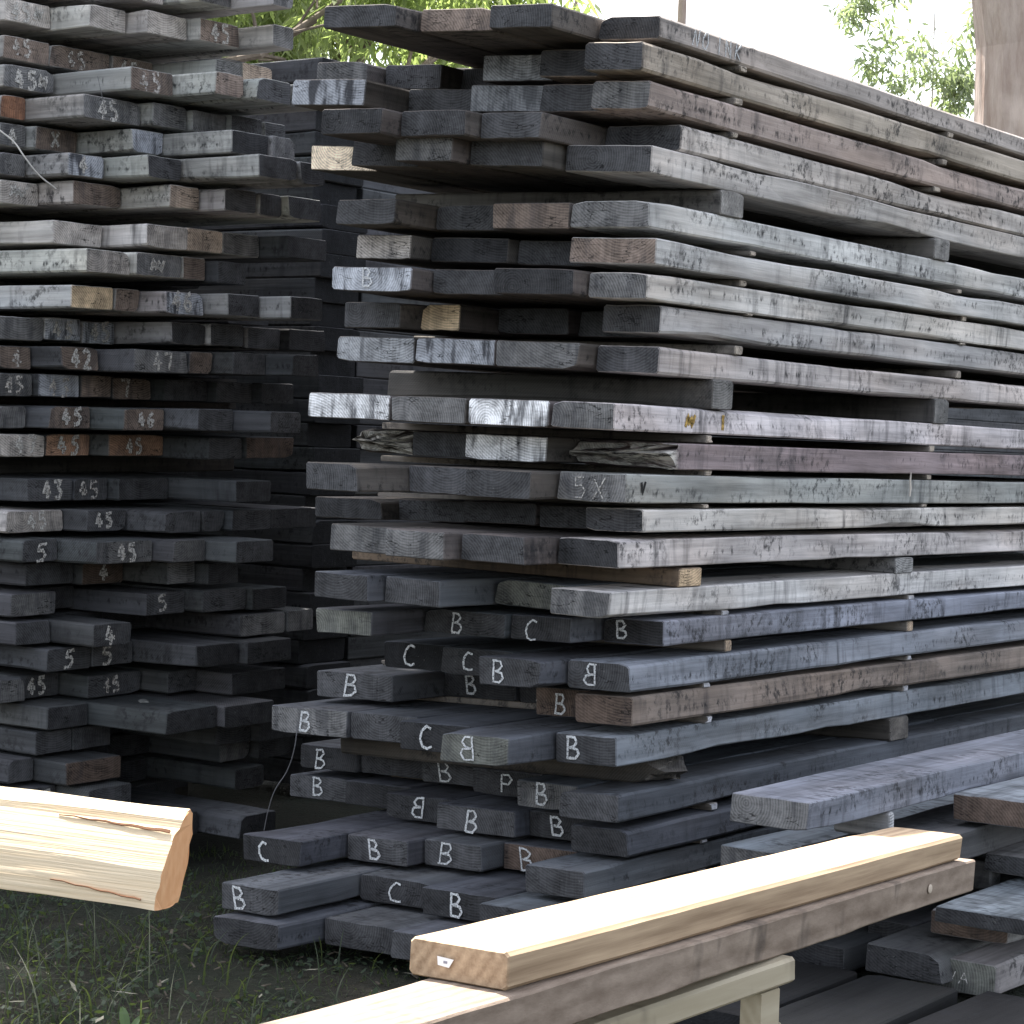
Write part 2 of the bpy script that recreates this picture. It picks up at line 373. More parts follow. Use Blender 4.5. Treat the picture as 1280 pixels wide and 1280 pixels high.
# ------------------------------------------------------------------ ground
def ground():
    m, t, b = new_mat('grassy_soil', 1.0)
    tc = nn(t,'ShaderNodeTexCoord'); v = tc.outputs['Object']
    n1 = noise_n(t, v, 3, 5); n2 = noise_n(t, v, 40, 4, .7)
    col = mix_c(t, ramp(t,n1,.35,.65), (0.013,0.018,0.010), (0.024,0.021,0.015))
    col = mix_c(t, math_n(t,'MULTIPLY',ramp(t,n2,.4,.65),.6), col, (0.02,0.022,0.014))
    t.links.new(col, b.inputs['Base Color'])
    bp = nn(t,'ShaderNodeBump'); bp.inputs['Distance'].default_value = .03; t.links.new(n2,bp.inputs['Height']); t.links.new(bp.outputs[0], b.inputs['Normal'])
    bm = bmesh.new()
    xs = [-500,-100,-30,-8]+[-6+.25*i for i in range(49)]+[8,30,100,500]
    ys = [-200,-50,-10,-2]+[.25*i for i in range(80)]+[24,60,200,700]
    g = [[bm.verts.new((x,y, GROUND + (.018*noise.noise(Vector((x*1.3,y*1.3,0))) if abs(x)<7 and 0<y<20 else 0))) for x in xs] for y in ys]
    for j in range(len(ys)-1):
        for i in range(len(xs)-1): bm.faces.new((g[j][i],g[j][i+1],g[j+1][i+1],g[j+1][i]))
    o = link('ground', bm_mesh('ground',bm), m); tag(o,None,None,kind='structure')
ground()

# ------------------------------------------------------------------ timber stacks (metres; measured from the place)
# row: z_top, thickness, tilt, side tone, planks from the right: (offset, width, setback, tone, mark)
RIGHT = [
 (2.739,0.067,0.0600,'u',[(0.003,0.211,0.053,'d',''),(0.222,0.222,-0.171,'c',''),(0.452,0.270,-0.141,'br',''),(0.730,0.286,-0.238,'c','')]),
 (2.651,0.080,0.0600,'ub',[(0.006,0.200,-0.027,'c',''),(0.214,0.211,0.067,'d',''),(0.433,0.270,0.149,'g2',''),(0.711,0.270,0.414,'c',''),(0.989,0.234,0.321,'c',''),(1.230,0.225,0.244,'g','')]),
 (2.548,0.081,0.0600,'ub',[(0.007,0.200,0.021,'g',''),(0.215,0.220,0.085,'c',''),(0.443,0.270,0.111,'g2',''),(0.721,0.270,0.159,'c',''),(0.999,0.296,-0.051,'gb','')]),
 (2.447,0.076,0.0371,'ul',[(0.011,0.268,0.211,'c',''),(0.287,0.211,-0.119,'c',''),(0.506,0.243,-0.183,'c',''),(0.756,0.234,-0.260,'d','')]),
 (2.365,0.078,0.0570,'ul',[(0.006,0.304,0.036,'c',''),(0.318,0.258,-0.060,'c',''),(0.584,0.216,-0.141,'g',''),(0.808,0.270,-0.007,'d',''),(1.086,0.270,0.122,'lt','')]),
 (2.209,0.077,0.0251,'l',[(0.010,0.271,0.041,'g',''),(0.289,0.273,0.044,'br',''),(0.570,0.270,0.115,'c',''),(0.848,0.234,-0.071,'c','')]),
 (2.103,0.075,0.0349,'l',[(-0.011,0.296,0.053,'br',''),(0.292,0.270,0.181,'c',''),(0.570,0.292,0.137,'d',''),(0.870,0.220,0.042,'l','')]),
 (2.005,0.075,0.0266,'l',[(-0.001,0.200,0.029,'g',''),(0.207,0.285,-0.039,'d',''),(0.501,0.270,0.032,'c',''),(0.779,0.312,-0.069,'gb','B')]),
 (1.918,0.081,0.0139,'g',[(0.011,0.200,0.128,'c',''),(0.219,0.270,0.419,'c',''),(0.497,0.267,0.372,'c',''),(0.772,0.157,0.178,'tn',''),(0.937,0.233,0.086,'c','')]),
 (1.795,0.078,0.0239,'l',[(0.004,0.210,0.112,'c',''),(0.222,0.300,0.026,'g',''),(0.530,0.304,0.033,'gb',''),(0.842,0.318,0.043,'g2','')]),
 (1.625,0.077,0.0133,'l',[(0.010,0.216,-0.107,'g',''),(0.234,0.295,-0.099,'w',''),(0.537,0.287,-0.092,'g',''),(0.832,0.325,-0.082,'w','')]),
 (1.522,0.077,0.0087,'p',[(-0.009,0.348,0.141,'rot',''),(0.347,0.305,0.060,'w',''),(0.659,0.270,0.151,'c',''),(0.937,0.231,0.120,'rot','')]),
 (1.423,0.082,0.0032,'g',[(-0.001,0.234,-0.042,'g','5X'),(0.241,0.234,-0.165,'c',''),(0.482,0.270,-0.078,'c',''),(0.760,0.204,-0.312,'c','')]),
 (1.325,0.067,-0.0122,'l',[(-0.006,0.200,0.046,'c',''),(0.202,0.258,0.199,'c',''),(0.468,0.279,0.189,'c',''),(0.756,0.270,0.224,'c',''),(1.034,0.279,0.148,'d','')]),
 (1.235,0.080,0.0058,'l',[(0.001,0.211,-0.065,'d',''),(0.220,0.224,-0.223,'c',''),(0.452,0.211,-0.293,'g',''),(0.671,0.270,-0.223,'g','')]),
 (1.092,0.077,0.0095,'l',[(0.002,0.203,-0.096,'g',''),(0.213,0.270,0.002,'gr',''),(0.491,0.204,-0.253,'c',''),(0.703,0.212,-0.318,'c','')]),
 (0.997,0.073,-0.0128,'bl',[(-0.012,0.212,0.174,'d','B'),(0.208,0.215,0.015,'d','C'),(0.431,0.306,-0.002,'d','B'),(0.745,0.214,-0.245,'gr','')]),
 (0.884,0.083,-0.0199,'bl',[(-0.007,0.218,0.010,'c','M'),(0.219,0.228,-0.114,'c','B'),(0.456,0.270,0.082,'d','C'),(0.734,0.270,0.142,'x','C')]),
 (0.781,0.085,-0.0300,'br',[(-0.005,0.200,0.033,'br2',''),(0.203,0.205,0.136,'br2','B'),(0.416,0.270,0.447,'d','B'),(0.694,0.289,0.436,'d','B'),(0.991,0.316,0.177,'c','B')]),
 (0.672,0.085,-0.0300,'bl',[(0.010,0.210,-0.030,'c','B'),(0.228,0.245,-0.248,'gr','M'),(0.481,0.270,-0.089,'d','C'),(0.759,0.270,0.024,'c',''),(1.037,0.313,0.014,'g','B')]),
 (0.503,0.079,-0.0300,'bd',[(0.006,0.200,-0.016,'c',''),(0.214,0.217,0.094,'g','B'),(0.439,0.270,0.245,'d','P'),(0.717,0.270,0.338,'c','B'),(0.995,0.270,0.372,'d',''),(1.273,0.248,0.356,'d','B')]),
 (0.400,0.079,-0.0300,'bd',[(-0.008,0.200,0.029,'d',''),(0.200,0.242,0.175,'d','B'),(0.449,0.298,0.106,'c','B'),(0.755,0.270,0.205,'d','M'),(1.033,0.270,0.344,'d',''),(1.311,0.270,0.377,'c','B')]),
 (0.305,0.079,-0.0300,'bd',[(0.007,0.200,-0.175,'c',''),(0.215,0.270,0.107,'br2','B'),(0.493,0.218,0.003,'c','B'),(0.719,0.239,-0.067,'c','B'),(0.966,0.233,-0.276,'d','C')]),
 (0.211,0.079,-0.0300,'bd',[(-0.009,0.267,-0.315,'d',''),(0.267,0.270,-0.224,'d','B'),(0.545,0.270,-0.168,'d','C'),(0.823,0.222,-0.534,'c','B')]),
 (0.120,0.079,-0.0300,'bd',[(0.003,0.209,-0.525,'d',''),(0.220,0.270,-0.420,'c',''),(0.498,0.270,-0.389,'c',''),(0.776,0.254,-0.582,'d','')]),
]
LEFT = [
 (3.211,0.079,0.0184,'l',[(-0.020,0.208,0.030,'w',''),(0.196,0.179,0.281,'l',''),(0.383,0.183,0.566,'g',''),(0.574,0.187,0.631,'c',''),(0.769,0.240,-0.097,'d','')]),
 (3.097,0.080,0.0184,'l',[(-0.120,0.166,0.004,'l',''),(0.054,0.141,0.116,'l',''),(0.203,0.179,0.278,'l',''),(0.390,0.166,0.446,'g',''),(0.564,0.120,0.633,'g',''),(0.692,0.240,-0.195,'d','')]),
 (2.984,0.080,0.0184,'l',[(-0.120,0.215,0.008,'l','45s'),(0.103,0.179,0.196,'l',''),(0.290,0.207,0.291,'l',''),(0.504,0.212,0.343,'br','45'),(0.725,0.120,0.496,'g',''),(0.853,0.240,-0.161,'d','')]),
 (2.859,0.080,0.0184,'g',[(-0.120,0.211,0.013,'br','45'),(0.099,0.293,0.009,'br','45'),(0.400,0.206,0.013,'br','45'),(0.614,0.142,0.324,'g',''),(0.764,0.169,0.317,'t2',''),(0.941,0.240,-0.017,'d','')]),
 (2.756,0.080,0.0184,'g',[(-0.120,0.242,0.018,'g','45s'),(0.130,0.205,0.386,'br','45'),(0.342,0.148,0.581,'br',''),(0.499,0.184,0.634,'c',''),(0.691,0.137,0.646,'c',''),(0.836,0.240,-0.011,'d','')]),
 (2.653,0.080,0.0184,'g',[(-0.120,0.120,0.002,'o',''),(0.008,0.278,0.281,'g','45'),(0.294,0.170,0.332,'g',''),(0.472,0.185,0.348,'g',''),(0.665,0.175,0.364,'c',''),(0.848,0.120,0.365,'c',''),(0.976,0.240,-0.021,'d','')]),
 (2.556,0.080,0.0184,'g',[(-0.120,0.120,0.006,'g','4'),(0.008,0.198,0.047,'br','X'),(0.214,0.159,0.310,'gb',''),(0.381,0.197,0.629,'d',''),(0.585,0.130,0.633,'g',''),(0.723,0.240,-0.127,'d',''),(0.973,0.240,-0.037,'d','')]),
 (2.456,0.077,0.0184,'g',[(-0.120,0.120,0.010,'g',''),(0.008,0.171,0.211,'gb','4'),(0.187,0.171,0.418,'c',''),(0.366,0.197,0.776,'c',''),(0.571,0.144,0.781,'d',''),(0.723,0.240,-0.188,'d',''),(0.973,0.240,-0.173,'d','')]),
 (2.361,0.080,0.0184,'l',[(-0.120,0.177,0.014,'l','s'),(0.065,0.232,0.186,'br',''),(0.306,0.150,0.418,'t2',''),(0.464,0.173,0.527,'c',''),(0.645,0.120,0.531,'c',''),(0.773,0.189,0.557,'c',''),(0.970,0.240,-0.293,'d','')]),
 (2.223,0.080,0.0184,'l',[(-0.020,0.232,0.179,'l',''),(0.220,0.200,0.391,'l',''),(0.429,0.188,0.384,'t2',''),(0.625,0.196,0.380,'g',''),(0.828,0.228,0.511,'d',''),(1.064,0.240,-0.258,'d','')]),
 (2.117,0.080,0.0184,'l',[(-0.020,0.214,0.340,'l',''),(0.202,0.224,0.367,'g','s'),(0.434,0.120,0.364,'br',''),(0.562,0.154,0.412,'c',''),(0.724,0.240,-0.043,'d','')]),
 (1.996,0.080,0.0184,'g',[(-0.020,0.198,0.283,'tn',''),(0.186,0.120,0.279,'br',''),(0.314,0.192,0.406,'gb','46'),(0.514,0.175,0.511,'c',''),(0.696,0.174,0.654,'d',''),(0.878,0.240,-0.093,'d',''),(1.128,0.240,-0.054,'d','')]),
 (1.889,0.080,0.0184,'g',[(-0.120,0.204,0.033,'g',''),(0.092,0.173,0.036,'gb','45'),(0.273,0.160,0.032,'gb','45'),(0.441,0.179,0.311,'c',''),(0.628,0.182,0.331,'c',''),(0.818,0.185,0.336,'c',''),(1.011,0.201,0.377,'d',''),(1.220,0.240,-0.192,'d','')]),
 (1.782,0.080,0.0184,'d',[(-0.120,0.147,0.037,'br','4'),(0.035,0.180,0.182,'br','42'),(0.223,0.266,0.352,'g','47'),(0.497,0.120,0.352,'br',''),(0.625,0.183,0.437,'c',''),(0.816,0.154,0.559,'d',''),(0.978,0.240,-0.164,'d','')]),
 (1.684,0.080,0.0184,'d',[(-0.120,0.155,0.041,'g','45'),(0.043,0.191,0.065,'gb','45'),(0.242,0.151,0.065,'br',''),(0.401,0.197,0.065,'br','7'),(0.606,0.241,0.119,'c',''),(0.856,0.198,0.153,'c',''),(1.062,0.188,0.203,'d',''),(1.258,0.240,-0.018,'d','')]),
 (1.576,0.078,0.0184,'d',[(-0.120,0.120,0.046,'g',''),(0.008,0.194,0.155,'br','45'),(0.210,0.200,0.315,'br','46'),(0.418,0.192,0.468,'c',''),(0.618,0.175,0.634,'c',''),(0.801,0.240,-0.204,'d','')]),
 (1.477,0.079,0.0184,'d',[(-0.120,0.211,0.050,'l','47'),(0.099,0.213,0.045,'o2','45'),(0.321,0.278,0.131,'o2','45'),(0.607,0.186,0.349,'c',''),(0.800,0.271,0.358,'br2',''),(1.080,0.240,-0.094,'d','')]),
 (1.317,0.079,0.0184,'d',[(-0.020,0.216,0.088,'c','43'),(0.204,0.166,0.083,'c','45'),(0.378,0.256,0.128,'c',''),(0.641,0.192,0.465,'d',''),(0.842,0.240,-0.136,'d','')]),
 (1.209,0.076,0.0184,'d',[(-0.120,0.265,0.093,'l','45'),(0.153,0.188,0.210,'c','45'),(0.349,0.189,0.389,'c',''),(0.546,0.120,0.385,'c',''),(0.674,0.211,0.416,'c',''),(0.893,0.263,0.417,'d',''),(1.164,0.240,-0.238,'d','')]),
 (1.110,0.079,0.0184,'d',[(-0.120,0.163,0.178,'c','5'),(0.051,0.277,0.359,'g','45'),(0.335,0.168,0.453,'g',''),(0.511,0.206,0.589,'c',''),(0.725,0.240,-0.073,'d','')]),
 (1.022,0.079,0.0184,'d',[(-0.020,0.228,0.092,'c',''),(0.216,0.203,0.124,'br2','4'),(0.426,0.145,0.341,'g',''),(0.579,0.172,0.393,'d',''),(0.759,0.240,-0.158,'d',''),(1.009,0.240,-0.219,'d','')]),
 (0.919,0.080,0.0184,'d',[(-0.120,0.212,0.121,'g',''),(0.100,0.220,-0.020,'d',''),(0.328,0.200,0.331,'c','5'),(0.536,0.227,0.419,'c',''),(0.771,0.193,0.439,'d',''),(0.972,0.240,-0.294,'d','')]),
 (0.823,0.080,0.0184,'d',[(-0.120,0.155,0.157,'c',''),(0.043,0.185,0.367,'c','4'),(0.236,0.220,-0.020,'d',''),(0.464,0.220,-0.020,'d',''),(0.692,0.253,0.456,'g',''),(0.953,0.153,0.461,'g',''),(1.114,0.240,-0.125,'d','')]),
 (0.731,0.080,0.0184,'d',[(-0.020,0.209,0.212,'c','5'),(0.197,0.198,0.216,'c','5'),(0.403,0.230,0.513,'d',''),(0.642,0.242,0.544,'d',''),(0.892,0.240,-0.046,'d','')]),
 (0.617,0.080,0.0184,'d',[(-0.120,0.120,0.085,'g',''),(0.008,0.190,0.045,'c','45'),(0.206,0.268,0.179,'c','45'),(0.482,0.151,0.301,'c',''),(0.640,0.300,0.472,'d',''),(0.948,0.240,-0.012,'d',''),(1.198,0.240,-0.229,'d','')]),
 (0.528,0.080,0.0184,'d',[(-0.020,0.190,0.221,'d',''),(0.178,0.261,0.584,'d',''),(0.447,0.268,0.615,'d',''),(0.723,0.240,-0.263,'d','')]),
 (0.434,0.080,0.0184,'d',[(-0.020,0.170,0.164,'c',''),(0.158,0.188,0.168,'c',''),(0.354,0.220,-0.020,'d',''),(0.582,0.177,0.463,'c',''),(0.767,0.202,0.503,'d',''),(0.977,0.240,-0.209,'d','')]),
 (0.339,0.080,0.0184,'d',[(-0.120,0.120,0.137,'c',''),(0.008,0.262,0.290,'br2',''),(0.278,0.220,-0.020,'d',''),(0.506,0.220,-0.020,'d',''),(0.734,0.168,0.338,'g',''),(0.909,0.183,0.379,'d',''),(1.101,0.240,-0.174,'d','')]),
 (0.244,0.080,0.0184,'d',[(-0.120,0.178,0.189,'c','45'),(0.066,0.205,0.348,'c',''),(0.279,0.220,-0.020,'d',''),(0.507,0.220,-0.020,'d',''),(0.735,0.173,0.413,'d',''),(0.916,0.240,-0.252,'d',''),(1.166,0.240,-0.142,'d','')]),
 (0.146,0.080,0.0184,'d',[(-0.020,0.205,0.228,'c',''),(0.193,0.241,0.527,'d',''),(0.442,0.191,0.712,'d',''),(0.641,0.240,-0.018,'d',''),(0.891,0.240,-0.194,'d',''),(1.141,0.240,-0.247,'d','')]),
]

rng = random.Random(11)
def right_stack():
    for ri, (z, th, tilt, side, bs) in enumerate(RIGHT):
        pack, lay = ri//5+1, ri%5+1
        n = len(bs)
        for k, (t, w, p, tone, mark) in enumerate(bs):
            slot = n-k
            zt = z + tilt*t
            if tilt < 0: pass
            o3 = C0 + E1*t + D1*p + Vector((0,0,zt-th))
            mk = {'5X':'5 X','M':'reversed B'}.get(mark, mark)
            look = WORD[tone] + ' plank' + (' chalked '+mk if mark else '')
            label = f"{look}, {ORD[slot]} from left, {ORD[lay]} layer of {ORD[pack]} pack{'' if tone=='g2' or (tone=='rot') or ('reversed' in look and tone in ('gr','g2')) else ' down'}, right stack"
            kw = {}
            if mark == '5X': kw['chalk'] = M_CRAYON
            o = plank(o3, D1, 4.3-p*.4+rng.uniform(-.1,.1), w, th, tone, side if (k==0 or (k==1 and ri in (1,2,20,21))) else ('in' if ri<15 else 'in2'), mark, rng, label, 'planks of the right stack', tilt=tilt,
                  bow=.004, edge=.0055, **kw)
            if ri==0 and k==0:
                for li,lt in enumerate('NOINK'):
                    mm = stroke_mesh(lt, .20+.055*li+(.03 if li>1 else 0), th*.52, .05, .05, .0045, rng, 'side'); link('chalk_letter', mm, M_CHALK, o)
            if ri==10 and k==0:
                mm = stroke_mesh('s', .42, th*.48, .05, .07, .012, rng, 'side'); link('yellow_mark', mm, M_YELLOW, o)
                mm = stroke_mesh('I', .62, th*.5, .045, .05, .014, rng, 'side'); link('yellow_mark', mm, M_YELLOW, o)
            if ri==12 and k==0:
                mm = stroke_mesh('V', .09, th*.55, .035, .035, .007, rng, 'side'); link('dark_mark', mm, M_DARKINK, o)
    # spacer sticks and bearers between layers, at two places along the stack
    col1 = {1:.56,2:.54,3:.52,4:.58, 6:.66,7:.61,8:.66,9:.60, 11:.44,12:.44,13:.43,14:.41, 16:.58,17:.60,18:.48,19:.50, 21:.55,22:.5,23:.5,24:.5}
    col2 = {1:2.07,2:2.03,3:1.98,4:1.95, 6:2.2,7:2.25,8:2.25,9:2.22, 11:2.02,12:2.0,13:1.98,14:2.0, 16:1.90,17:1.9,18:1.9,19:1.88, 21:1.9,22:1.9,23:1.9,24:1.9}
    bear = {5:(.57,2.07),10:(.55,2.12),15:(.40,1.87),20:(.385,1.89)}
    for ri in range(1,25):
        a = RIGHT[ri-1]; b = RIGHT[ri]
        tmax = 1.15
        gap0 = a[0]-a[1]-b[0]; gap1 = gap0 + (a[2]-b[2])*tmax
        g = min(gap0,gap1)
        if g < .005: continue
        is_b = ri in bear
        ps = bear[ri] if is_b else (col1[ri], col2[ri])
        pack = (ri-1)//5+1; lay = (ri-1)%5+1
        for ci, p in enumerate(ps):
            w = rng.uniform(.12,.15) if is_b else rng.uniform(.035,.05)
            over = -.02 if ci==0 or is_b else -.004
            # stick runs along E1 starting at the side face ; build as plank with x along E1, so its y points back
            org = C0 + E1*(over*.2+.004) + D1*(p) + Vector((0,0,b[0]+.0015))
            h = g-.003
            # overlap guard: stack tilt changes the gap, keep the stick parallel to the layer below
            me = plank_mesh(tmax+.1, w, h, rng, bow=.0, edge=.001 if not is_b else .003, rag=.05 if (ri==20 and ci==0) else 0)
            o = link('bearer_block' if is_b else 'spacer_stick', me, M_PLANK)
            x = E1; z = Vector((0,0,1)); y = z.cross(x)   # y = -D1
            m = Matrix((x,y,z)).transposed().to_4x4()
            o.matrix_world = Matrix.Translation(org) @ m @ Matrix.Rotation(-math.atan(b[2]),4,'Y')
            if is_b:
                tan_b = ri==15 and ci==0
                c = (.42,.31,.20) if tan_b else ((.13,.125,.12) if ri in (10,) else (.20,.19,.18) if ri==5 else (.24,.235,.23) if ri==15 else (.10,.09,.08))
                s2 = (.20,.15,.11) if tan_b else tuple(q*.8 for q in c)
                lab = f"{'tan' if tan_b else 'rotten dark' if (ri==20 and ci==0) else 'thick grey'} bearer under the {ORD[pack]} pack down, {'nearer the corner' if ci==0 else 'farther along'}, right stack"
                cat = 'bearer'; grp = 'bearers of the right stack'
            else:
                c = (.34,.29,.24) if ri<15 else ((.38,.29,.21) if ri in (17,) else (.36,.36,.38)); s2 = (.2,.18,.16)
                lab = f"thin spacer stick under {ORD[lay]} layer of {ORD[pack]} pack down, {'nearer corner' if ci==0 else 'farther along'}, right stack"
                cat = 'spacer stick'; grp = 'spacer sticks of the right stack'
            o['end_tone'] = list(c); o['side_tone'] = list(s2); o['end_blotch'] = .3
            tag(o, lab, cat, grp)
    # ground bearers
    b = RIGHT[-1]
    for ci, p in enumerate((.6, 2.0, 3.4)):
        zb = b[0]-b[1]-.04
        me = plank_mesh(1.1, .14, zb-GROUND-.0, rng)
        o = link('ground_bearer', me, M_PLANK)
        m = Matrix((E1,Vector((0,0,1)).cross(E1),Vector((0,0,1)))).transposed().to_4x4()
        o.matrix_world = Matrix.Translation(C0+E1*.03+D1*p+Vector((0,0,GROUND))) @ m
        o['end_tone']=[.05,.045,.04]; o['side_tone']=[.06,.055,.05]; o['end_blotch']=0.
        tag(o, f"dark ground bearer under the right stack, {ORD[ci+1]} from its chalked ends", 'bearer', 'ground bearers of the right stack')
right_stack()

def left_stack():
    DL = D1
    for ri, (z0, th, ut, side, bs) in enumerate(LEFT):
        if ri < 9: pack, lay, top = 1, ri+1, True
        elif ri < 17: pack, lay = 2, ri-8
        elif ri < 24: pack, lay = 3, ri-16
        else: pack, lay = 4, ri-23
        for k, (u, w, q, tone, mark) in enumerate(bs):
            ur = u+w
            zt = z0 + ut*ur
            o3 = L0 + DL*ur + NL*q + Vector((0,0,zt-th))
            mk = {'45s':'45','s':'scribble','X':'X'}.get(mark, mark)
            look = WORD[tone] + ' plank' + (' chalked '+mk if mark else '')
            label = f"{look}, {ORD[k+1]} from left, {ORD[lay]} layer of {ORD[pack]} pack down, left stack"
            warp = 0
            if ri==0 and k==1: warp = -.02
            sd = side
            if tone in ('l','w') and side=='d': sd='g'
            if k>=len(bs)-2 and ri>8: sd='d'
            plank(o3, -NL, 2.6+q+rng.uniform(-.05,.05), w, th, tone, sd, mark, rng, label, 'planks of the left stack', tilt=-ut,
                  bow=.006, warp=warp, lw=.0145, chalk=rng.choice((M_CRAYON,M_CRAYON,M_SMUDGE,M_CRAYON)), edge=.005, yaw=rng.uniform(-.012,.012))
    # bearers and spacer sticks (run along DL)
    for ri in range(1,len(LEFT)):
        a = LEFT[ri-1]; b = LEFT[ri]; g = a[0]-a[1]-b[0]
        if g < .006: continue
        big = ri in (9,17,24)
        pack = 1 if ri<9 else 2 if ri<17 else 3 if ri<24 else 4
        lay = ri-(0,0,9,17,24)[pack] + (0 if pack==1 else 0)
        for ci, p in enumerate((.35, 1.9)):
            w = .12 if big else .04
            me = plank_mesh(1.5, w, g-.003, rng, bow=0, edge=.001)
            o = link('bearer_block' if big else 'spacer_stick', me, M_PLANK)
            zt = b[0]+.0015
            org = L0 + DL*.02 - NL*p + Vector((0,0,zt+b[2]*.02))
            m = Matrix((DL,Vector((0,0,1)).cross(DL),Vector((0,0,1)))).transposed().to_4x4()
            o.matrix_world = Matrix.Translation(org) @ m @ Matrix.Rotation(-math.atan(b[2]),4,'Y')
            o['end_tone']=[.08,.075,.07]; o['side_tone']=[.07,.065,.06]; o['end_blotch']=0.
            if big: tag(o, f"dark bearer in the gap under the {ORD[pack]} pack down, {'near the ends' if ci==0 else 'deeper in'}, left stack", 'bearer','bearers of the left stack')
            else: tag(o, f"dark spacer stick under {ORD[max(lay,1)]} layer of {ORD[pack]} pack down, {'front' if ci==0 else 'deeper'}, left stack", 'spacer stick','spacer sticks of the left stack')
    b = LEFT[-1]
    for ci, p in enumerate((.3,1.9)):
        me = plank_mesh(1.2,.14,b[0]-b[1]-GROUND-.002,rng)
        o = link('ground_bearer', me, M_PLANK)
        m = Matrix((DL,Vector((0,0,1)).cross(DL),Vector((0,0,1)))).transposed().to_4x4()
        o.matrix_world = Matrix.Translation(L0+DL*.05-NL*p+Vector((0,0,GROUND))) @ m
        o['end_tone']=[.05,.045,.04]; o['side_tone']=[.06,.055,.05]; o['end_blotch']=0.
        tag(o, f"dark ground bearer beneath the left stack, {'near its ends' if ci==0 else 'deeper under it'}", 'bearer','ground bearers of the left stack')
left_stack()

# rows behind: dark backing stacks, added to keep sky glow out of the gaps
def backing_stacks():
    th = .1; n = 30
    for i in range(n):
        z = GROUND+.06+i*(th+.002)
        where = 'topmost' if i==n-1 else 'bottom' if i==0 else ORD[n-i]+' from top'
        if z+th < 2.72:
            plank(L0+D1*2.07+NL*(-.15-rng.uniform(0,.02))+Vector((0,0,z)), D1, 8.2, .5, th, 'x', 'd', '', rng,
              f"dark timber, {ORD[27-i] if i<26 else 'first'} from top of the added rear stack behind the right stack", 'timbers of the added rear stack', bow=0, edge=.001, yaw=0)
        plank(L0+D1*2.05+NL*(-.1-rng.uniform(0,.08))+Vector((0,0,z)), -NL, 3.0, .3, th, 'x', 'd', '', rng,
              f"dark timber, {where} of the added stack closing the aisle behind the left stack", 'added timbers behind the left stack', bow=0, edge=.001, yaw=0)
    for nm,(o3,xd,L,w) in {'under the added rear stack behind the right stack':(L0+D1*2.2-NL*.65,NL,.5,.1),'under the rear end of the added stack behind the right stack':(L0+D1*8.5-NL*.65,NL,.5,.1),
               'under the added stack behind the left stack':(L0+D1*1.76-NL*.7,D1,.28,.1),'under the left end of the added stack behind the left stack':(L0+D1*1.76-NL*2.6,D1,.28,.1)}.items():
        me = plank_mesh(L,w,.059,rng,bow=0,edge=.001); o = link('ground_bearer',me,M_PLANK); place(o,o3+Vector((0,0,GROUND)),xd)
        o['end_tone']=[.05,.045,.04]; o['side_tone']=[.06,.055,.05]; o['end_blotch']=0.
        tag(o,'dark ground bearer '+nm,'bearer')
backing_stacks()

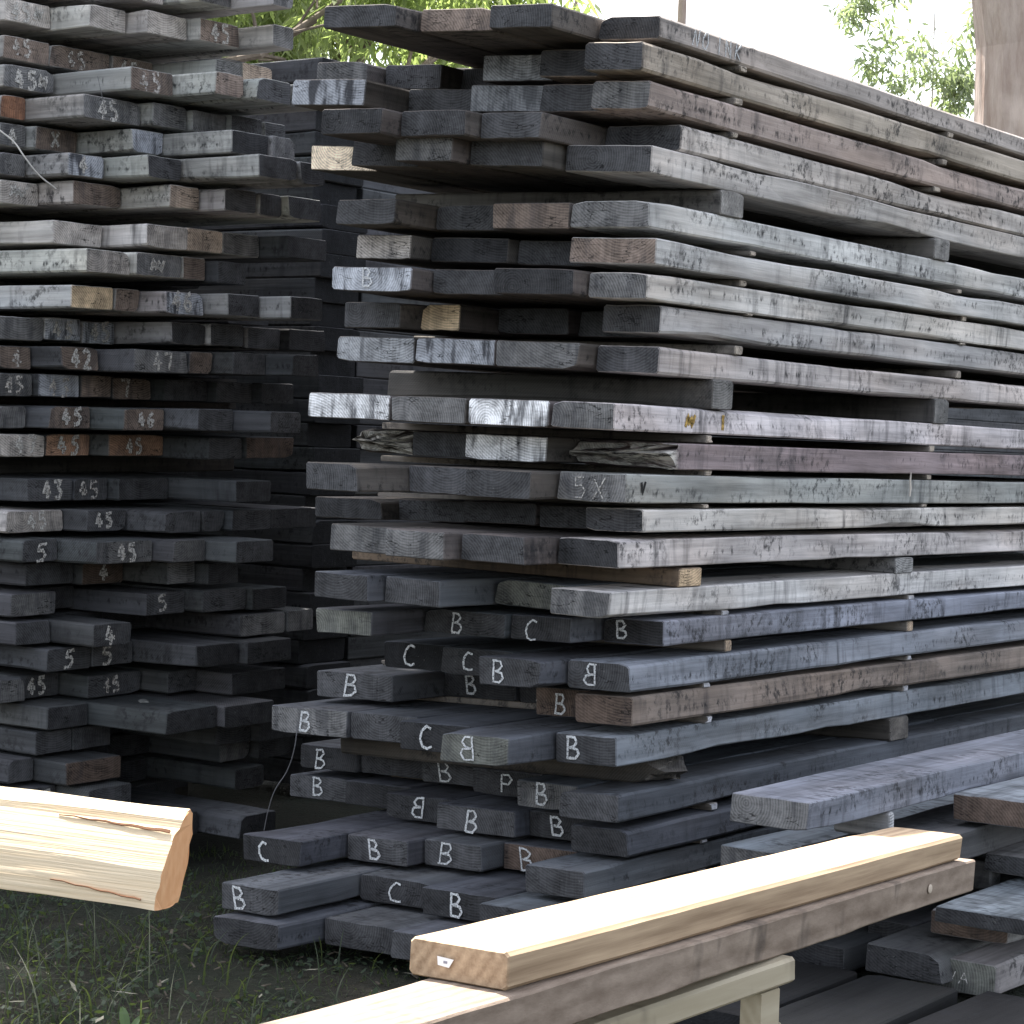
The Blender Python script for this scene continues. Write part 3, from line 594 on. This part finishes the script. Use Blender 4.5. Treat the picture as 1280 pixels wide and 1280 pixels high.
# low stack beside the right stack: (t right edge, width, setback, z top, thickness, tone, side, mark, label, length)
def low_stack():
    P = [
     (-.65,.24,-.096,.573,.080,'g','bl','','split-ended blue-grey plank on top of the low stack, left of the brown-ended one',3.2),
     (-.96,.28,.768,.507,.078,'br2','bl','','brown-ended plank on the low stack at the right edge',2.4),
     (-.47,.27,.231,.361,.071,'g','bl','','grey plank low beside the right stack, half hidden by the pale beam',3.0),
     (-.75,.25,.15,.413,.085,'c','c','','wide-topped grey plank just behind the far end of the pale beam',3.0),
     (-1.0,.28,.911,.318,.058,'c','g','','narrow grey plank second below the brown-ended one, low stack',2.4),
     (-1.1,.3,.402,.248,.045,'d','bl','','dark-ended plank with light top right of the beam ends, low stack',2.8),
     (-.95,.24,.573,.196,.070,'br2','g','','dark brown-ended plank below the light-topped plank, low stack',2.4),
     (-.97,.26,.45,.090,.093,'gr','g','VAVA','grey plank with chalk scribble on its end, lowest at the right edge',2.4),
     (-.84,.24,.379,.110,.080,'d','c','','dark plank left of the scribbled plank, low stack',2.4),
     (-.5,.2,.45,.07,.08,'d','d','','small dark plank deep beneath the beams near the trestle, low stack',2.4),
     (-.59,.14,.696,.112,.070,'d','d','','dark plank recessed under the far beam end, low stack',2.4),
    ]
    dr = {0:'charcoal'}
    for i,(t,w,p,zt,th,tone,side,mark,label,L) in enumerate(P):
        o3 = C0 + E1*t + D1*p + Vector((0,0,max(zt-th,GROUND+.003)))
        plank(o3, D1, L, w, th, tone, side, mark, rng, label, None, tilt=0, bow=.004 if i else .003, edge=.005, chalk=M_CRAYON, lw=.003, yaw=0)
    for i,(t,w,p,z0,th,L,lab) in enumerate((
        (-.62,.27,-.35,GROUND+.002,.07,.66,'short dark offcut on the ground right of the trestle post'),
        (-.93,.28,-.42,GROUND+.002,.07,.74,'short dark offcut on the ground, second right of the trestle post'),
        (-1.25,.29,-.50,GROUND+.002,.07,.86,'short dark offcut on the ground, third right of the trestle post'),
        (-1.58,.29,-.60,GROUND+.002,.07,.95,'short dark offcut on the ground at the bottom right corner'),
        (-.32,.25,-.22,GROUND+.002,.07,.60,'short dark offcut on the ground behind the trestle post'))):
        plank(C0+E1*t+D1*p+Vector((0,0,z0)), D1, L, w, th, 'x', 'x', '', rng, lab, 'offcuts by the trestle', bow=.002, edge=.004, yaw=rng.uniform(-.03,.03))
    def stick(t0,t1,p,z0,z1,w,c,label):
        me = plank_mesh(t1-t0,w,z1-z0,rng,bow=0,edge=.001)
        o = link('spacer_stick', me, M_PLANK)
        m = Matrix((E1,Vector((0,0,1)).cross(E1),Vector((0,0,1)))).transposed().to_4x4()
        o.matrix_world = Matrix.Translation(C0+E1*t0+D1*p+Vector((0,0,z0))) @ m
        o['end_tone']=list(c); o['side_tone']=[q*.7 for q in c]; o['end_blotch']=0.
        tag(o,label,'spacer stick')
    stick(-.655,-.48,.42,.4145,.491,.035,(.45,.45,.46),'pale spacer stick under the split-ended blue-grey plank of the low stack')
    stick(-.655,-.48,2.2,.4145,.491,.05,(.2,.2,.2),'spacer stick far along under the split-ended plank, low stack')
    stick(-.95,-.70,1.4,.4145,.4275,.05,(.2,.2,.2),'thin stick under the brown-ended plank, low stack')
    stick(-.74,-.3,1.0,.201,.288,.08,(.08,.08,.08),'dark packing stick under the grey plank by the pale beam, low stack')
    stick(-.9,-.6,1.6,.2,.258,.06,(.08,.08,.08),'dark packing stick low beneath the brown-ended plank')
    stick(-.95,-.3,1.9,.115,.125,.06,(.08,.08,.08),'thin dark stick at the bottom of the low stack')
low_stack()

# ------------------------------------------------------------------ sunlit beams on a trestle in front
BD = Vector((.501,.866,0)).normalized(); BP = Vector((-.866,.501,0))
def beams():
    B0 = Vector((.01875,3.5,0)); slope = -math.atan((.70-.593)/2.195)
    m = Matrix((BD,Vector((0,0,1)).cross(BD),Vector((0,0,1)))).transposed().to_4x4()
    me = plank_mesh(2.195,.185,.061,rng,bow=.001,edge=.0018,dense=True,wane=.08)
    b1 = link('beam', me, M_FRESH)
    b1.matrix_world = Matrix.Translation(B0+Vector((0,0,.639))) @ m @ Matrix.Rotation(-slope,4,'Y')
    tag(b1,'fresh pale square-sawn beam with white sticker on its end, lying on brown beam','beam')
    bm = bmesh.new(); vs=[bm.verts.new(p) for p in ((-.0035,.128,.024),(-.0035,.107,.022),(-.0035,.099,.036),(-.0035,.130,.038))]
    f = bm.faces.new(vs); r = bmesh.ops.extrude_face_region(bm, geom=[f]); bmesh.ops.translate(bm, vec=(-.0006,0,0), verts=[v for v in r['geom'] if isinstance(v,bmesh.types.BMVert)])
    bmesh.ops.recalc_face_normals(bm, faces=bm.faces)
    lb = link('paper_label', bm_mesh('paper_label',bm), M_PAPER, b1)
    bm = bmesh.new(); r = bmesh.ops.create_cube(bm,size=1); bmesh.ops.scale(bm,vec=(.0006,.007,.004),verts=r['verts']); bmesh.ops.translate(bm,vec=(-.0043,.114,.030),verts=r['verts'])
    link('print', bm_mesh('print',bm), M_PRINT, lb)
    me = plank_mesh(3.75,.17,.078,rng,bow=.002,edge=.004,dense=True,wane=.3)
    b2 = link('beam', me, M_OLDBEAM)
    org = B0 - BP*.02 + BD*(-1.5) + Vector((0,0,.636-.078+1.5*math.tan(-slope)))
    b2.matrix_world = Matrix.Translation(org) @ m @ Matrix.Rotation(-slope,4,'Y')
    tag(b2,'weathered brown-grey beam with rough side supporting the fresh beam on the trestle','beam')
    bm = bmesh.new(); r = bmesh.ops.create_icosphere(bm,subdivisions=2,radius=.011); bmesh.ops.scale(bm,vec=(1.2,.25,1),verts=r['verts'])
    nb = link('pale_knot', bm_mesh('pale_knot',bm), flat('knot_wood',(.5,.42,.34)), b2); nb.location = (3.42,-.0,.042)
beams()

def box_bm(bm, a, b, c=.003):
    r = bmesh.ops.create_cube(bm, size=1)
    sx = [b[i]-a[i] for i in range(3)]
    bmesh.ops.scale(bm, vec=sx, verts=r['verts']); bmesh.ops.translate(bm, vec=[(a[i]+b[i])/2 for i in range(3)], verts=r['verts'])
def trestle(origin, xdir, L, top, label, flip=1):
    e = bpy.data.objects.new('trestle', None); C.objects.link(e)
    place(e, Vector((origin.x,origin.y,GROUND)), xdir)
    tag(e, label, 'trestle')
    H = top-GROUND
    me = plank_mesh(L,.05,.05,rng,bow=.001,edge=.0015,wane=.1); o = link('rail', me, M_TRESTLE, e); o.location = (0,0,H-.05)
    for xx in (.055, L-.125):
        bm = bmesh.new(); box_bm(bm,(xx,-.0,0),(xx+.072,.046,H-.0525)); bmesh.ops.bevel(bm,geom=bm.edges[:],offset=.003,segments=1)
        p = link('post', bm_mesh('post',bm), M_TRESTLE, e)
        for s in (-1,1):
            bm = bmesh.new()
            ang = math.radians(30)*s
            box_bm(bm,(-.02,.004,-.30),(.02,.042,0)); bmesh.ops.bevel(bm,geom=bm.edges[:],offset=.002,segments=1)
            xc = xx+.036+.034*s
            bmesh.ops.transform(bm, matrix=Matrix.Translation((xc+.0*s,0,H-.135)) @ Matrix.Rotation(-ang,4,'Y'), verts=bm.verts[:])
            link('brace', bm_mesh('brace',bm), M_TRESTLE, e)
            bm = bmesh.new(); box_bm(bm,(xx+.012,(-.26 if s<0 else .048),0),(xx+.06,(-.002 if s<0 else .30),.045)); bmesh.ops.bevel(bm,geom=bm.edges[:],offset=.002,segments=1)
            link('foot', bm_mesh('foot',bm), M_TRESTLE, e)
    return e
RD = Vector((.585,.81,0)).normalized()
R1 = Vector((.552,4.43,0))
trestle(R1, -RD, 1.5, .507, 'pale timber trestle frame under the far part of the two beams')

# ------------------------------------------------------------------ split log slab, sunlit, entering from the left
def slab():
    ax = Vector((-.906,.4226,0)); bx = Vector((.4226,.906,0))
    P0 = Vector(((208-640)/2800*3.93, 3.93, .655))
    prof = [(0,0),(.012,.03),(.036,.070),(.072,.108),(.102,.132),(.112,.136),(.122,.150),(.165,.166),(.176,.158),(.178,.12),(.150,.05),(.115,.002),(.06,-.004)]
    bm = bmesh.new(); rings=[]
    xs = [0,.004,.02]+[.05+.03*i for i in range(85)]
    # densify profile
    dp=[]
    for a,b in zip(prof,prof[1:]+prof[:1]):
        for k in range(4): dp.append(((a[0]+(b[0]-a[0])*k/4)*.64,a[1]+(b[1]-a[1])*k/4))
    for x in xs:
        ring=[]
        for k,(w,z) in enumerate(dp):
            front = z>.0 and w<.10
            n1 = noise.noise(Vector((x*3,w*20,z*25))); n2 = noise.noise(Vector((x*9,w*60,z*110)))
            d = .003*n1 + (.0022 if front else .001)*n2
            xx = x
            if x<.03: xx += .005*noise.noise(Vector((w*45,z*45,4)))*(1-x/.03)
            ring.append(bm.verts.new((xx, -(w+d*.7), z+d)))
        rings.append(ring)
    n=len(dp)
    for a,b in zip(rings,rings[1:]):
        for k in range(n): bm.faces.new((a[k],b[k],b[(k+1)%n],a[(k+1)%n]))
    bm.faces.new(list(reversed(rings[-1])))
    cap = bm.faces.new(rings[0]); 
    bmesh.ops.recalc_face_normals(bm, faces=bm.faces); cap.material_index = 1
    me = bm_mesh('log_slab',bm); me.materials.append(M_SLAB); me.materials.append(M_SLABEND)
    o = link('log_slab', me, None); place(o, P0, ax)
    tag(o,'pale split log slab with orange end grain, sunlit at the left edge','log slab')
    # a long drying crack below the top strip and a thin one near the bottom: dark slivers let into the face
    for nm,(w0,z0,w1,z1,x0,x1,hh) in (('crack',(.0625,.1285,.069,.134,.012,.26,.0042)),('crack',(.003,.014,.0075,.028,.03,.23,.0018))):
        bm=bmesh.new(); N=14
        A_=[];B_=[]
        for i in range(N+1):
            f=i/N; x=x0+(x1-x0)*f; w=w0+(w1-w0)*f; z=z0+(z1-z0)*f+.001*math.sin(i*1.7); h=hh*(1-f)+.0004
            base=Vector((x,-(w-.0035),z+.003))
            A_.append(bm.verts.new(base+Vector((0,0,h*.5))-Vector((0,h*.35,0)))); B_.append(bm.verts.new(base-Vector((0,0,h*.5))+Vector((0,h*.35,0))))
        for i in range(N): bm.faces.new((A_[i],B_[i],B_[i+1],A_[i+1]))
        r=bmesh.ops.extrude_face_region(bm,geom=bm.faces[:]); bmesh.ops.translate(bm,vec=(0,-.002,-.002),verts=[v for v in r['geom'] if isinstance(v,bmesh.types.BMVert)])
        bmesh.ops.recalc_face_normals(bm,faces=bm.faces)
        link(nm,bm_mesh(nm,bm),M_CRACK,o)
    return P0, ax, bx
M_CRACK = flat('crack_shadowed_wood',(.20,.10,.055))
P0, ax, bx = slab()
trestle(P0+ax*1.15+bx*(-.35), bx, .9, .648, 'pale timber trestle holding up the split log slab, beyond the left edge')

# ------------------------------------------------------------------ strings, wire, splinters, small light things
def tube(name, pts, r, mat, label, cat):
    cu = bpy.data.curves.new(name,'CURVE'); cu.dimensions='3D'; cu.bevel_depth=r; cu.bevel_resolution=2
    sp = cu.splines.new('BEZIER'); sp.bezier_points.add(len(pts)-1)
    for b,p in zip(sp.bezier_points,pts): b.co=p; b.handle_left_type=b.handle_right_type='AUTO'
    tmp = bpy.data.objects.new(name,cu); C.objects.link(tmp)
    dg = bpy.context.evaluated_depsgraph_get(); me = bpy.data.meshes.new_from_object(tmp.evaluated_get(dg)); bpy.data.objects.remove(tmp)
    me.materials.clear(); o = link(name, me, mat); tag(o,label,cat); return o
def at(x, y, d):      # a point at depth d along the measured sight line
    mw = cam.matrix_world
    v = Vector(((x-640)/F_PX, (640-y)/F_PX, -1))*d
    return mw @ v
def strings():
    tube('twine',[at(0,163,7.62),at(18,178,7.6),at(30,195,7.58),at(48,218,7.6),at(70,236,7.64)],.0028,M_TWINE,'pale loose twine hanging across the upper layers of the left stack','twine')
    tube('wire',[at(372,905,6.55),at(368,935,6.56),at(358,965,6.6),at(345,985,6.62),at(336,1010,6.66),at(330,1038,6.7)],.0014,M_WIRE,'thin wire dangling from a plank chalked B near the gap between stacks','wire')
    tube('twine',[at(122,95,7.4),at(128,122,7.42),at(132,138,7.45)],.001,M_WIRE,'fine dark thread hanging beside a plank chalked 45, left stack','thread')
    # small round pale disc standing against the left stack, low down
    bm=bmesh.new(); bmesh.ops.create_cone(bm,cap_ends=True,segments=28,radius1=.030,radius2=.028,depth=.05)
    o=link('pole_end',bm_mesh('pole_end',bm),flat('pale_end_grain',(.20,.20,.19),.9,.4,60)); p=at(180,885,8.0)
    o.matrix_world=Matrix.Translation(p)@Vector((0.3,-1,0)).to_track_quat('Z','Y').to_matrix().to_4x4()
    tag(o,'small round pale pole end poking from the lower left stack','pole')
    # pale sliver stuck to the side of the right stack
    bm=bmesh.new()
    ps=[(0,0),(.004,.03),(-.001,.055),(.003,.085)]
    L=[];R_=[]
    for i,(x,z) in enumerate(ps):
        w=(.004,.0055,.0045,.001)[i]; L.append(bm.verts.new((x-w,0,z))); R_.append(bm.verts.new((x+w,0,z)))
    for i in range(3): bm.faces.new((L[i],R_[i],R_[i+1],L[i+1]))
    r=bmesh.ops.extrude_face_region(bm,geom=bm.faces[:]); bmesh.ops.translate(bm,vec=(0,-.003,0),verts=[v for v in r['geom'] if isinstance(v,bmesh.types.BMVert)])
    bmesh.ops.recalc_face_normals(bm,faces=bm.faces)
    o=link('splinter',bm_mesh('splinter',bm),flat('pale_splinter',(.5,.45,.40)))
    # side plane of the stack (t=0): find depth there
    o.matrix_world = Matrix.Translation(C0 - E1*.016 + D1*1.785 + Vector((0,0,1.365))) @ Matrix((D1,E1,Vector((0,0,1)))).transposed().to_4x4()
    tag(o,'pale upright splinter stuck on the side of the right stack','splinter')
strings()

# ------------------------------------------------------------------ grass and weeds
def leafmat(name, c1, c2, trans=.35, sc=3):
    m,t,b = new_mat(name,.6)
    geo = nn(t,'ShaderNodeNewGeometry'); tc = nn(t,'ShaderNodeTexCoord')
    f = geo.outputs['Random Per Island']
    n = noise_n(t, tc.outputs['Object'], sc, 2)
    ff = math_n(t,'ADD', math_n(t,'MULTIPLY',f,.6), math_n(t,'MULTIPLY',ramp(t,n,.35,.65),.4), True)
    col = mix_c(t, ff, c1, c2); t.links.new(col,b.inputs['Base Color'])
    tr = nn(t,'ShaderNodeBsdfTranslucent'); t.links.new(mix_c(t,.5,col,(.45,.6,.15)),tr.inputs[0])
    mx = nn(t,'ShaderNodeMixShader'); mx.inputs[0].default_value=trans
    out = t.nodes['Material Output']
    t.links.new(b.outputs[0],mx.inputs[1]); t.links.new(tr.outputs[0],mx.inputs[2]); t.links.new(mx.outputs[0],out.inputs[0])
    return m
def grass():
    g = random.Random(3); bm = bmesh.new()
    def blade(x,y,h,w,lean,az,segs=3):
        pr=None
        for i in range(segs+1):
            f=i/segs; d=lean*f*f*h; z=GROUND+h*f*(1-.35*lean*f)
            px=x+math.cos(az)*d; py=y+math.sin(az)*d; ww=w*(1-f)**.6+.0002
            a=bm.verts.new((px-math.sin(az)*ww,py+math.cos(az)*ww,z)); b=bm.verts.new((px+math.sin(az)*ww,py-math.cos(az)*ww,z))
            if pr: bm.faces.new((pr[0],pr[1],b,a))
            pr=(a,b)
    for i in range(21000):
        x=g.uniform(-2.4,1.6); y=g.uniform(3.6,8.2)
        if x>.45 and y<6.6: continue
        dn = noise.noise(Vector((x*2.2,y*2.2,0)))
        if dn < -.25 and g.random()<.7: continue
        h = g.uniform(.010,.036)*(1+max(0,dn)*1.3)
        blade(x,y,h,g.uniform(.0012,.0035),g.uniform(.2,1.2),g.uniform(0,6.28))
    for i in range(120):   # long dry arching blades at the left
        x=g.gauss(-1.25,.28); y=g.gauss(6.1,.5)
        blade(x,y,g.uniform(.12,.30),g.uniform(.0015,.003),g.uniform(.5,1.3),g.uniform(0,6.28),7)
    for i in range(60):
        x=g.gauss(-.62,.2); y=g.gauss(6.0,.3)
        blade(x,y,g.uniform(.08,.16),g.uniform(.0015,.003),g.uniform(.5,1.3),g.uniform(0,6.28),7)
    dry=None
    o=link('grass',bm_mesh('grass',bm),leafmat('grass_blades',(.008,.016,.009),(.026,.038,.021),.2,5)); tag(o,None,None,kind='stuff')
    bm=bmesh.new()
    for i in range(30):   # dry pale arching stems
        x=g.gauss(-1.2,.22); y=g.gauss(5.9,.35)
        blade(x,y,g.uniform(.16,.34),g.uniform(.0012,.0022),g.uniform(.6,1.4),g.uniform(0,6.28),8)
    o=link('dry_grass',bm_mesh('dry_grass',bm),leafmat('dry_stems',(.06,.07,.045),(.11,.115,.08),.2,5)); tag(o,None,None,kind='stuff')
    bm=bmesh.new()        # bark chips and splinters of timber on the ground
    for i in range(420):
        x=g.uniform(-1.7,.5); y=g.uniform(5.0,7.0); L=g.uniform(.006,.03); az=g.uniform(0,6.28)
        r=bmesh.ops.create_cube(bm,size=1); bmesh.ops.transform(bm,matrix=Matrix.Translation((x,y,GROUND+.012+g.uniform(0,.01)))@Matrix.Rotation(az,4,'Z')@Matrix.Rotation(g.uniform(-.5,.5),4,'Y')@Matrix.Diagonal((L,L*g.uniform(.15,.4),.003,1)),verts=r['verts'])
    o=link('bark_chips',bm_mesh('bark_chips',bm),flat('bark_chip',(.10,.085,.065),.9,.6,40)); tag(o,None,None,kind='stuff')
    # creeping ground cover of small broad leaves
    bm=bmesh.new()
    for i in range(9000):
        x=g.uniform(-2.3,1.3); y=g.uniform(4.6,7.6)
        if noise.noise(Vector((x*3,y*3,7)))<-.1 or (x>.45 and y<6.6): continue
        r=g.uniform(.006,.017); z=GROUND+g.uniform(.008,.035); az=g.uniform(0,6.28)
        up=Vector((g.gauss(0,.5),g.gauss(0,.5),1)).normalized(); a=up.orthogonal().normalized(); b=up.cross(a)
        a,b = a*math.cos(az)+b*math.sin(az), b*math.cos(az)-a*math.sin(az)
        c=Vector((x,y,z))
        bm.faces.new([bm.verts.new(c+a*r*u+b*r*v) for u,v in ((-1,0),(-.3,.45),(.5,.4),(1,0),(.5,-.4),(-.3,-.45))])
    o=link('ground_cover',bm_mesh('ground_cover',bm),leafmat('creeping_leaves',(.010,.020,.012),(.028,.046,.026),.2,4)); tag(o,None,None,kind='stuff')
    # a broad-leaved weed, paler than the grass around it
    bm=bmesh.new()
    def leaf(c,az,L,wd,rise):
        pr=None
        for i in range(7):
            f=i/6; ww=wd*math.sin(math.pi*(f*.86+.1))
            p=c+Vector((math.cos(az)*L*f*(1-rise*.5),math.sin(az)*L*f*(1-rise*.5),L*rise*(f-.45*f*f)))
            a=bm.verts.new(p+Vector((-math.sin(az)*ww,math.cos(az)*ww,.002))); m_=bm.verts.new(p+Vector((0,0,-.003))); b=bm.verts.new(p+Vector((math.sin(az)*ww,-math.cos(az)*ww,.002)))
            if pr: bm.faces.new((pr[0],pr[1],m_,a)); bm.faces.new((pr[1],pr[2],b,m_))
            pr=(a,m_,b)
    wc=Vector((-.915,5.55,GROUND))
    for az,L,wd,ri in ((2.0,.13,.013,1.1),(.3,.10,.010,.9),(3.6,.08,.012,.5),(5.0,.09,.012,.4),(1.0,.11,.011,1.0),(.0,.06,.011,.3)): leaf(wc,az,L,wd,ri)
    o=link('weed',bm_mesh('weed',bm),leafmat('weed_leaf',(.06,.10,.045),(.09,.14,.065),.3)); tag(o,'small broad-leaved green weed in the shaded grass at bottom left','weed')
    bm=bmesh.new()
    for k in range(34):
        x=g.uniform(-1.5,.2); y=g.uniform(5.2,6.6); L=g.uniform(.012,.04); az=g.uniform(0,6.28); z=GROUND+g.uniform(.02,.045)
        d=Vector((math.cos(az),math.sin(az),g.uniform(-.2,.3)))*L; n2=Vector((-math.sin(az),math.cos(az),0))*L*.22
        c=Vector((x,y,z)); vs=[bm.verts.new(q) for q in (c-d,c+n2-d*.2,c+d,c-n2+d*.2)]; bm.faces.new(vs)
    o=link('fallen_leaves',bm_mesh('fallen_leaves',bm),flat('dry_leaf',(.20,.19,.15))); tag(o,None,None,kind='stuff')
grass()

# ------------------------------------------------------------------ trees
def bark(name,c1,c2):
    m,t,b=new_mat(name,.9); tc=nn(t,'ShaderNodeTexCoord'); v=tc.outputs['Object']
    n1=noise_n(t,vscale(t,v,(9,9,1.6)),1.0,5,.6); n2=noise_n(t,v,2.5,3)
    col=mix_c(t,ramp(t,n1,.35,.65),c1,c2); col=mix_c(t,math_n(t,'MULTIPLY',ramp(t,n2,.5,.65),.5),col,tuple(min(1,x*1.3) for x in c2))
    t.links.new(col,b.inputs['Base Color']); bp=nn(t,'ShaderNodeBump'); bp.inputs['Strength'].default_value=.8; bp.inputs['Distance'].default_value=.03
    t.links.new(n1,bp.inputs['Height']); t.links.new(bp.outputs[0],b.inputs['Normal']); return m
M_BARK1=bark('smooth_pink_bark',(.38,.28,.235),(.60,.49,.43)); M_BARK2=bark('grey_brown_bark',(.10,.08,.06),(.24,.19,.15))
def limb(bm, pts, radii, seg=10, sd=0):
    rings=[]
    for i,p in enumerate(pts):
        d=(pts[min(i+1,len(pts)-1)]-pts[max(i-1,0)]).normalized(); a=d.orthogonal().normalized() if i==0 else (rings_a - d*rings_a.dot(d)).normalized(); rings_a=a; b=d.cross(a)
        ring=[]
        for k in range(seg):
            an=2*math.pi*k/seg; r=radii[i]*(1+.10*noise.noise(Vector((math.cos(an)*2+sd,math.sin(an)*2,i*.5))))
            ring.append(bm.verts.new(p+a*math.cos(an)*r+b*math.sin(an)*r))
        rings.append(ring)
    for x,y in zip(rings,rings[1:]):
        for k in range(seg): bm.faces.new((x[k],x[(k+1)%seg],y[(k+1)%seg],y[k]))
    bm.faces.new(list(reversed(rings[0]))); bm.faces.new(rings[-1])
def wander(p0,p1,n,amp,g):
    out=[]
    for i in range(n+1):
        f=i/n; p=p0.lerp(p1,f)
        if 0<i<n: p=p+Vector((g.gauss(0,amp),g.gauss(0,amp),g.gauss(0,amp*.5)))
        out.append(p)
    return out
def leaf_quad(bm,c,L,wd,dirv,g):
    d=dirv.normalized(); s=d.cross(Vector((g.gauss(0,1),g.gauss(0,1),g.gauss(0,1)))).normalized()
    vs=[bm.verts.new(c),bm.verts.new(c+d*L*.4+s*wd),bm.verts.new(c+d*L),bm.verts.new(c+d*L*.4-s*wd)]
    bm.faces.new(vs)
def tree(seed,label,base,height,r0,clumps,nleaf,leafL,leafW,droop,lm,bk,tips=None,spread=None,group=None,lean=Vector((0,0,0))):
    g=random.Random(seed)
    e=bpy.data.objects.new('tree',None); C.objects.link(e); e.location=base; tag(e,label,'tree',group)
    bm=bmesh.new(); top=Vector((0,0,height))+lean
    tp=wander(Vector((0,0,-.1)),top,8,r0*.35,g); limb(bm,tp,[r0*(1.25 if i==0 else 1-.75*i/8) for i in range(9)],16,seed)
    o=link('trunk',bm_mesh('trunk',bm),bk,e)
    bm=bmesh.new()
    for (cx,cy,cz,rx,rz) in clumps:
        c=Vector((cx,cy,cz))
        st=tp[min(8,max(3,int(8*cz/height*.75)))]
        pts=wander(st,c,4,.12*(c-st).length**.5,g); rr=r0*.3
        limb(bm,pts,[rr*(1-.75*i/4) for i in range(5)],7,g.random()*9)
        for k in range(5):
            q=c+Vector((g.gauss(0,rx*.5),g.gauss(0,rx*.5),g.gauss(0,rz*.4)))
            limb(bm,wander(pts[3],q,3,.08,g),[rr*.3,rr*.2,rr*.12,rr*.05],5,g.random()*9)
    link('branches',bm_mesh('branches',bm),bk,e)
    bm=bmesh.new()
    for (cx,cy,cz,rx,rz) in clumps:
        c=Vector((cx,cy,cz)); nsub=9
        subs=[c+Vector((g.gauss(0,rx*.45),g.gauss(0,rx*.45),g.gauss(0,rz*.42))) for _ in range(nsub)]
        for i in range(nleaf):
            s=g.choice(subs); q=s+Vector((g.gauss(0,rx*.24),g.gauss(0,rx*.24),g.gauss(0,rz*.22)))
            dv=Vector((g.gauss(0,1),g.gauss(0,1),g.gauss(-droop,.6)))
            leaf_quad(bm,q,leafL*g.uniform(.6,1.3),leafW*g.uniform(.7,1.3),dv,g)
    link('crown',bm_mesh('crown',bm),lm,e)
    return e
LM1=leafmat('light_green_foliage',(.17,.21,.09),(.30,.35,.16),.55,1.5)
LM3=leafmat('yellow_green_foliage',(.28,.33,.16),(.46,.50,.28),.6,1.2)
LM2=leafmat('grey_green_foliage',(.22,.25,.19),(.36,.39,.31),.5,1.5)
M_BARK3=bark('pale_thin_bark',(.40,.36,.32),(.60,.55,.50))
# leafy tree behind the left stack, its crown shading the stacks
g=random.Random(21)
cl=[(.9+g.uniform(-1.7,1.9),g.uniform(-1.2,1.3)-.6,g.uniform(4.6,8.0),.75,.8) for _ in range(13)]
cl+=[(.6+.62*i+g.uniform(-.2,.2),g.uniform(-.2,.6)+.4,3.9+g.uniform(-.15,.35)+(.55 if i>4 else 0),.5,.5) for i in range(-2,6)]
tree(21,'leafy light green tree hanging over the left stack',Vector((-3.3,11.6,GROUND)),6.5,.16,cl,1500,.13,.014,1.3,LM1,M_BARK2)
g=random.Random(77)
for (sx,bx_,by_,lab) in ((5,-3.6,17.5,'dense sunlit green tree filling the view above the left stack'),(6,-1.9,19,'dense yellow-green tree behind the gap between the two stacks')):
    c5=[(-1.5+3.0*i/8+g.uniform(-.1,.1),g.uniform(-.9,.9),4.0+1.7*(i%3)/2+g.uniform(-.2,.2),.62,.75) for i in range(9)]+[(g.uniform(-1.3,1.3),g.uniform(-.8,.8),g.uniform(5.5,7.5),.75,.7) for _ in range(7)]
    tree(sx,lab,Vector((bx_,by_,GROUND)),6.5,.18,c5,2800,.20,.013,1.3,LM3,M_BARK2)
# big eucalypt, trunk at the right edge
cl2=[(-.6,1.0,8.6,1.1,.9),(1.0,-.6,9.3,1.3,1.0),(2.2,.8,8.2,1.1,.9),(-1.2,-.3,9.9,1.0,.8)]
tree(8,'large pinkish smooth-barked tree trunk at the right edge',Vector((3.95,18.2,GROUND)),13.5,.66,[(a*1.4,b*1.4,c*1.5,d*1.4,e_*1.4) for a,b,c,d,e_ in cl2],900,.11,.011,1.0,LM2,M_BARK1)
# distant eucalypt whose foliage shows against the white sky
g=random.Random(4)
cl3=[(-.7,0,5.9,.28,.5),(-.35,0,5.3,.3,.5),(.25,0,5.3,.32,.45),(.55,0,5.75,.22,.35),(-.15,0,6.5,.5,.5),(.2,.3,4.75,.25,.3),(-.9,0,4.6,.25,.16),(-1.5,0,4.35,.22,.14),(-2.1,0,4.95,.2,.14)]
tree(31,'slender grey-green eucalypt standing far behind the right stack',Vector((3.95,22,GROUND)),6.2,.022,cl3,620,.13,.015,1.0,LM2,M_BARK3)
# thin tree just above the top of the right stack
cl4=[(-.9,0,4.85,.4,.3),(-1.6,.2,4.75,.5,.3)]
tree(44,'thin brown-stemmed tree behind the top of the right stack',Vector((1.03,13.8,GROUND)),5.0,.075,cl4,420,.10,.013,.9,LM3,M_BARK1,lean=Vector((-.1,0,0)))
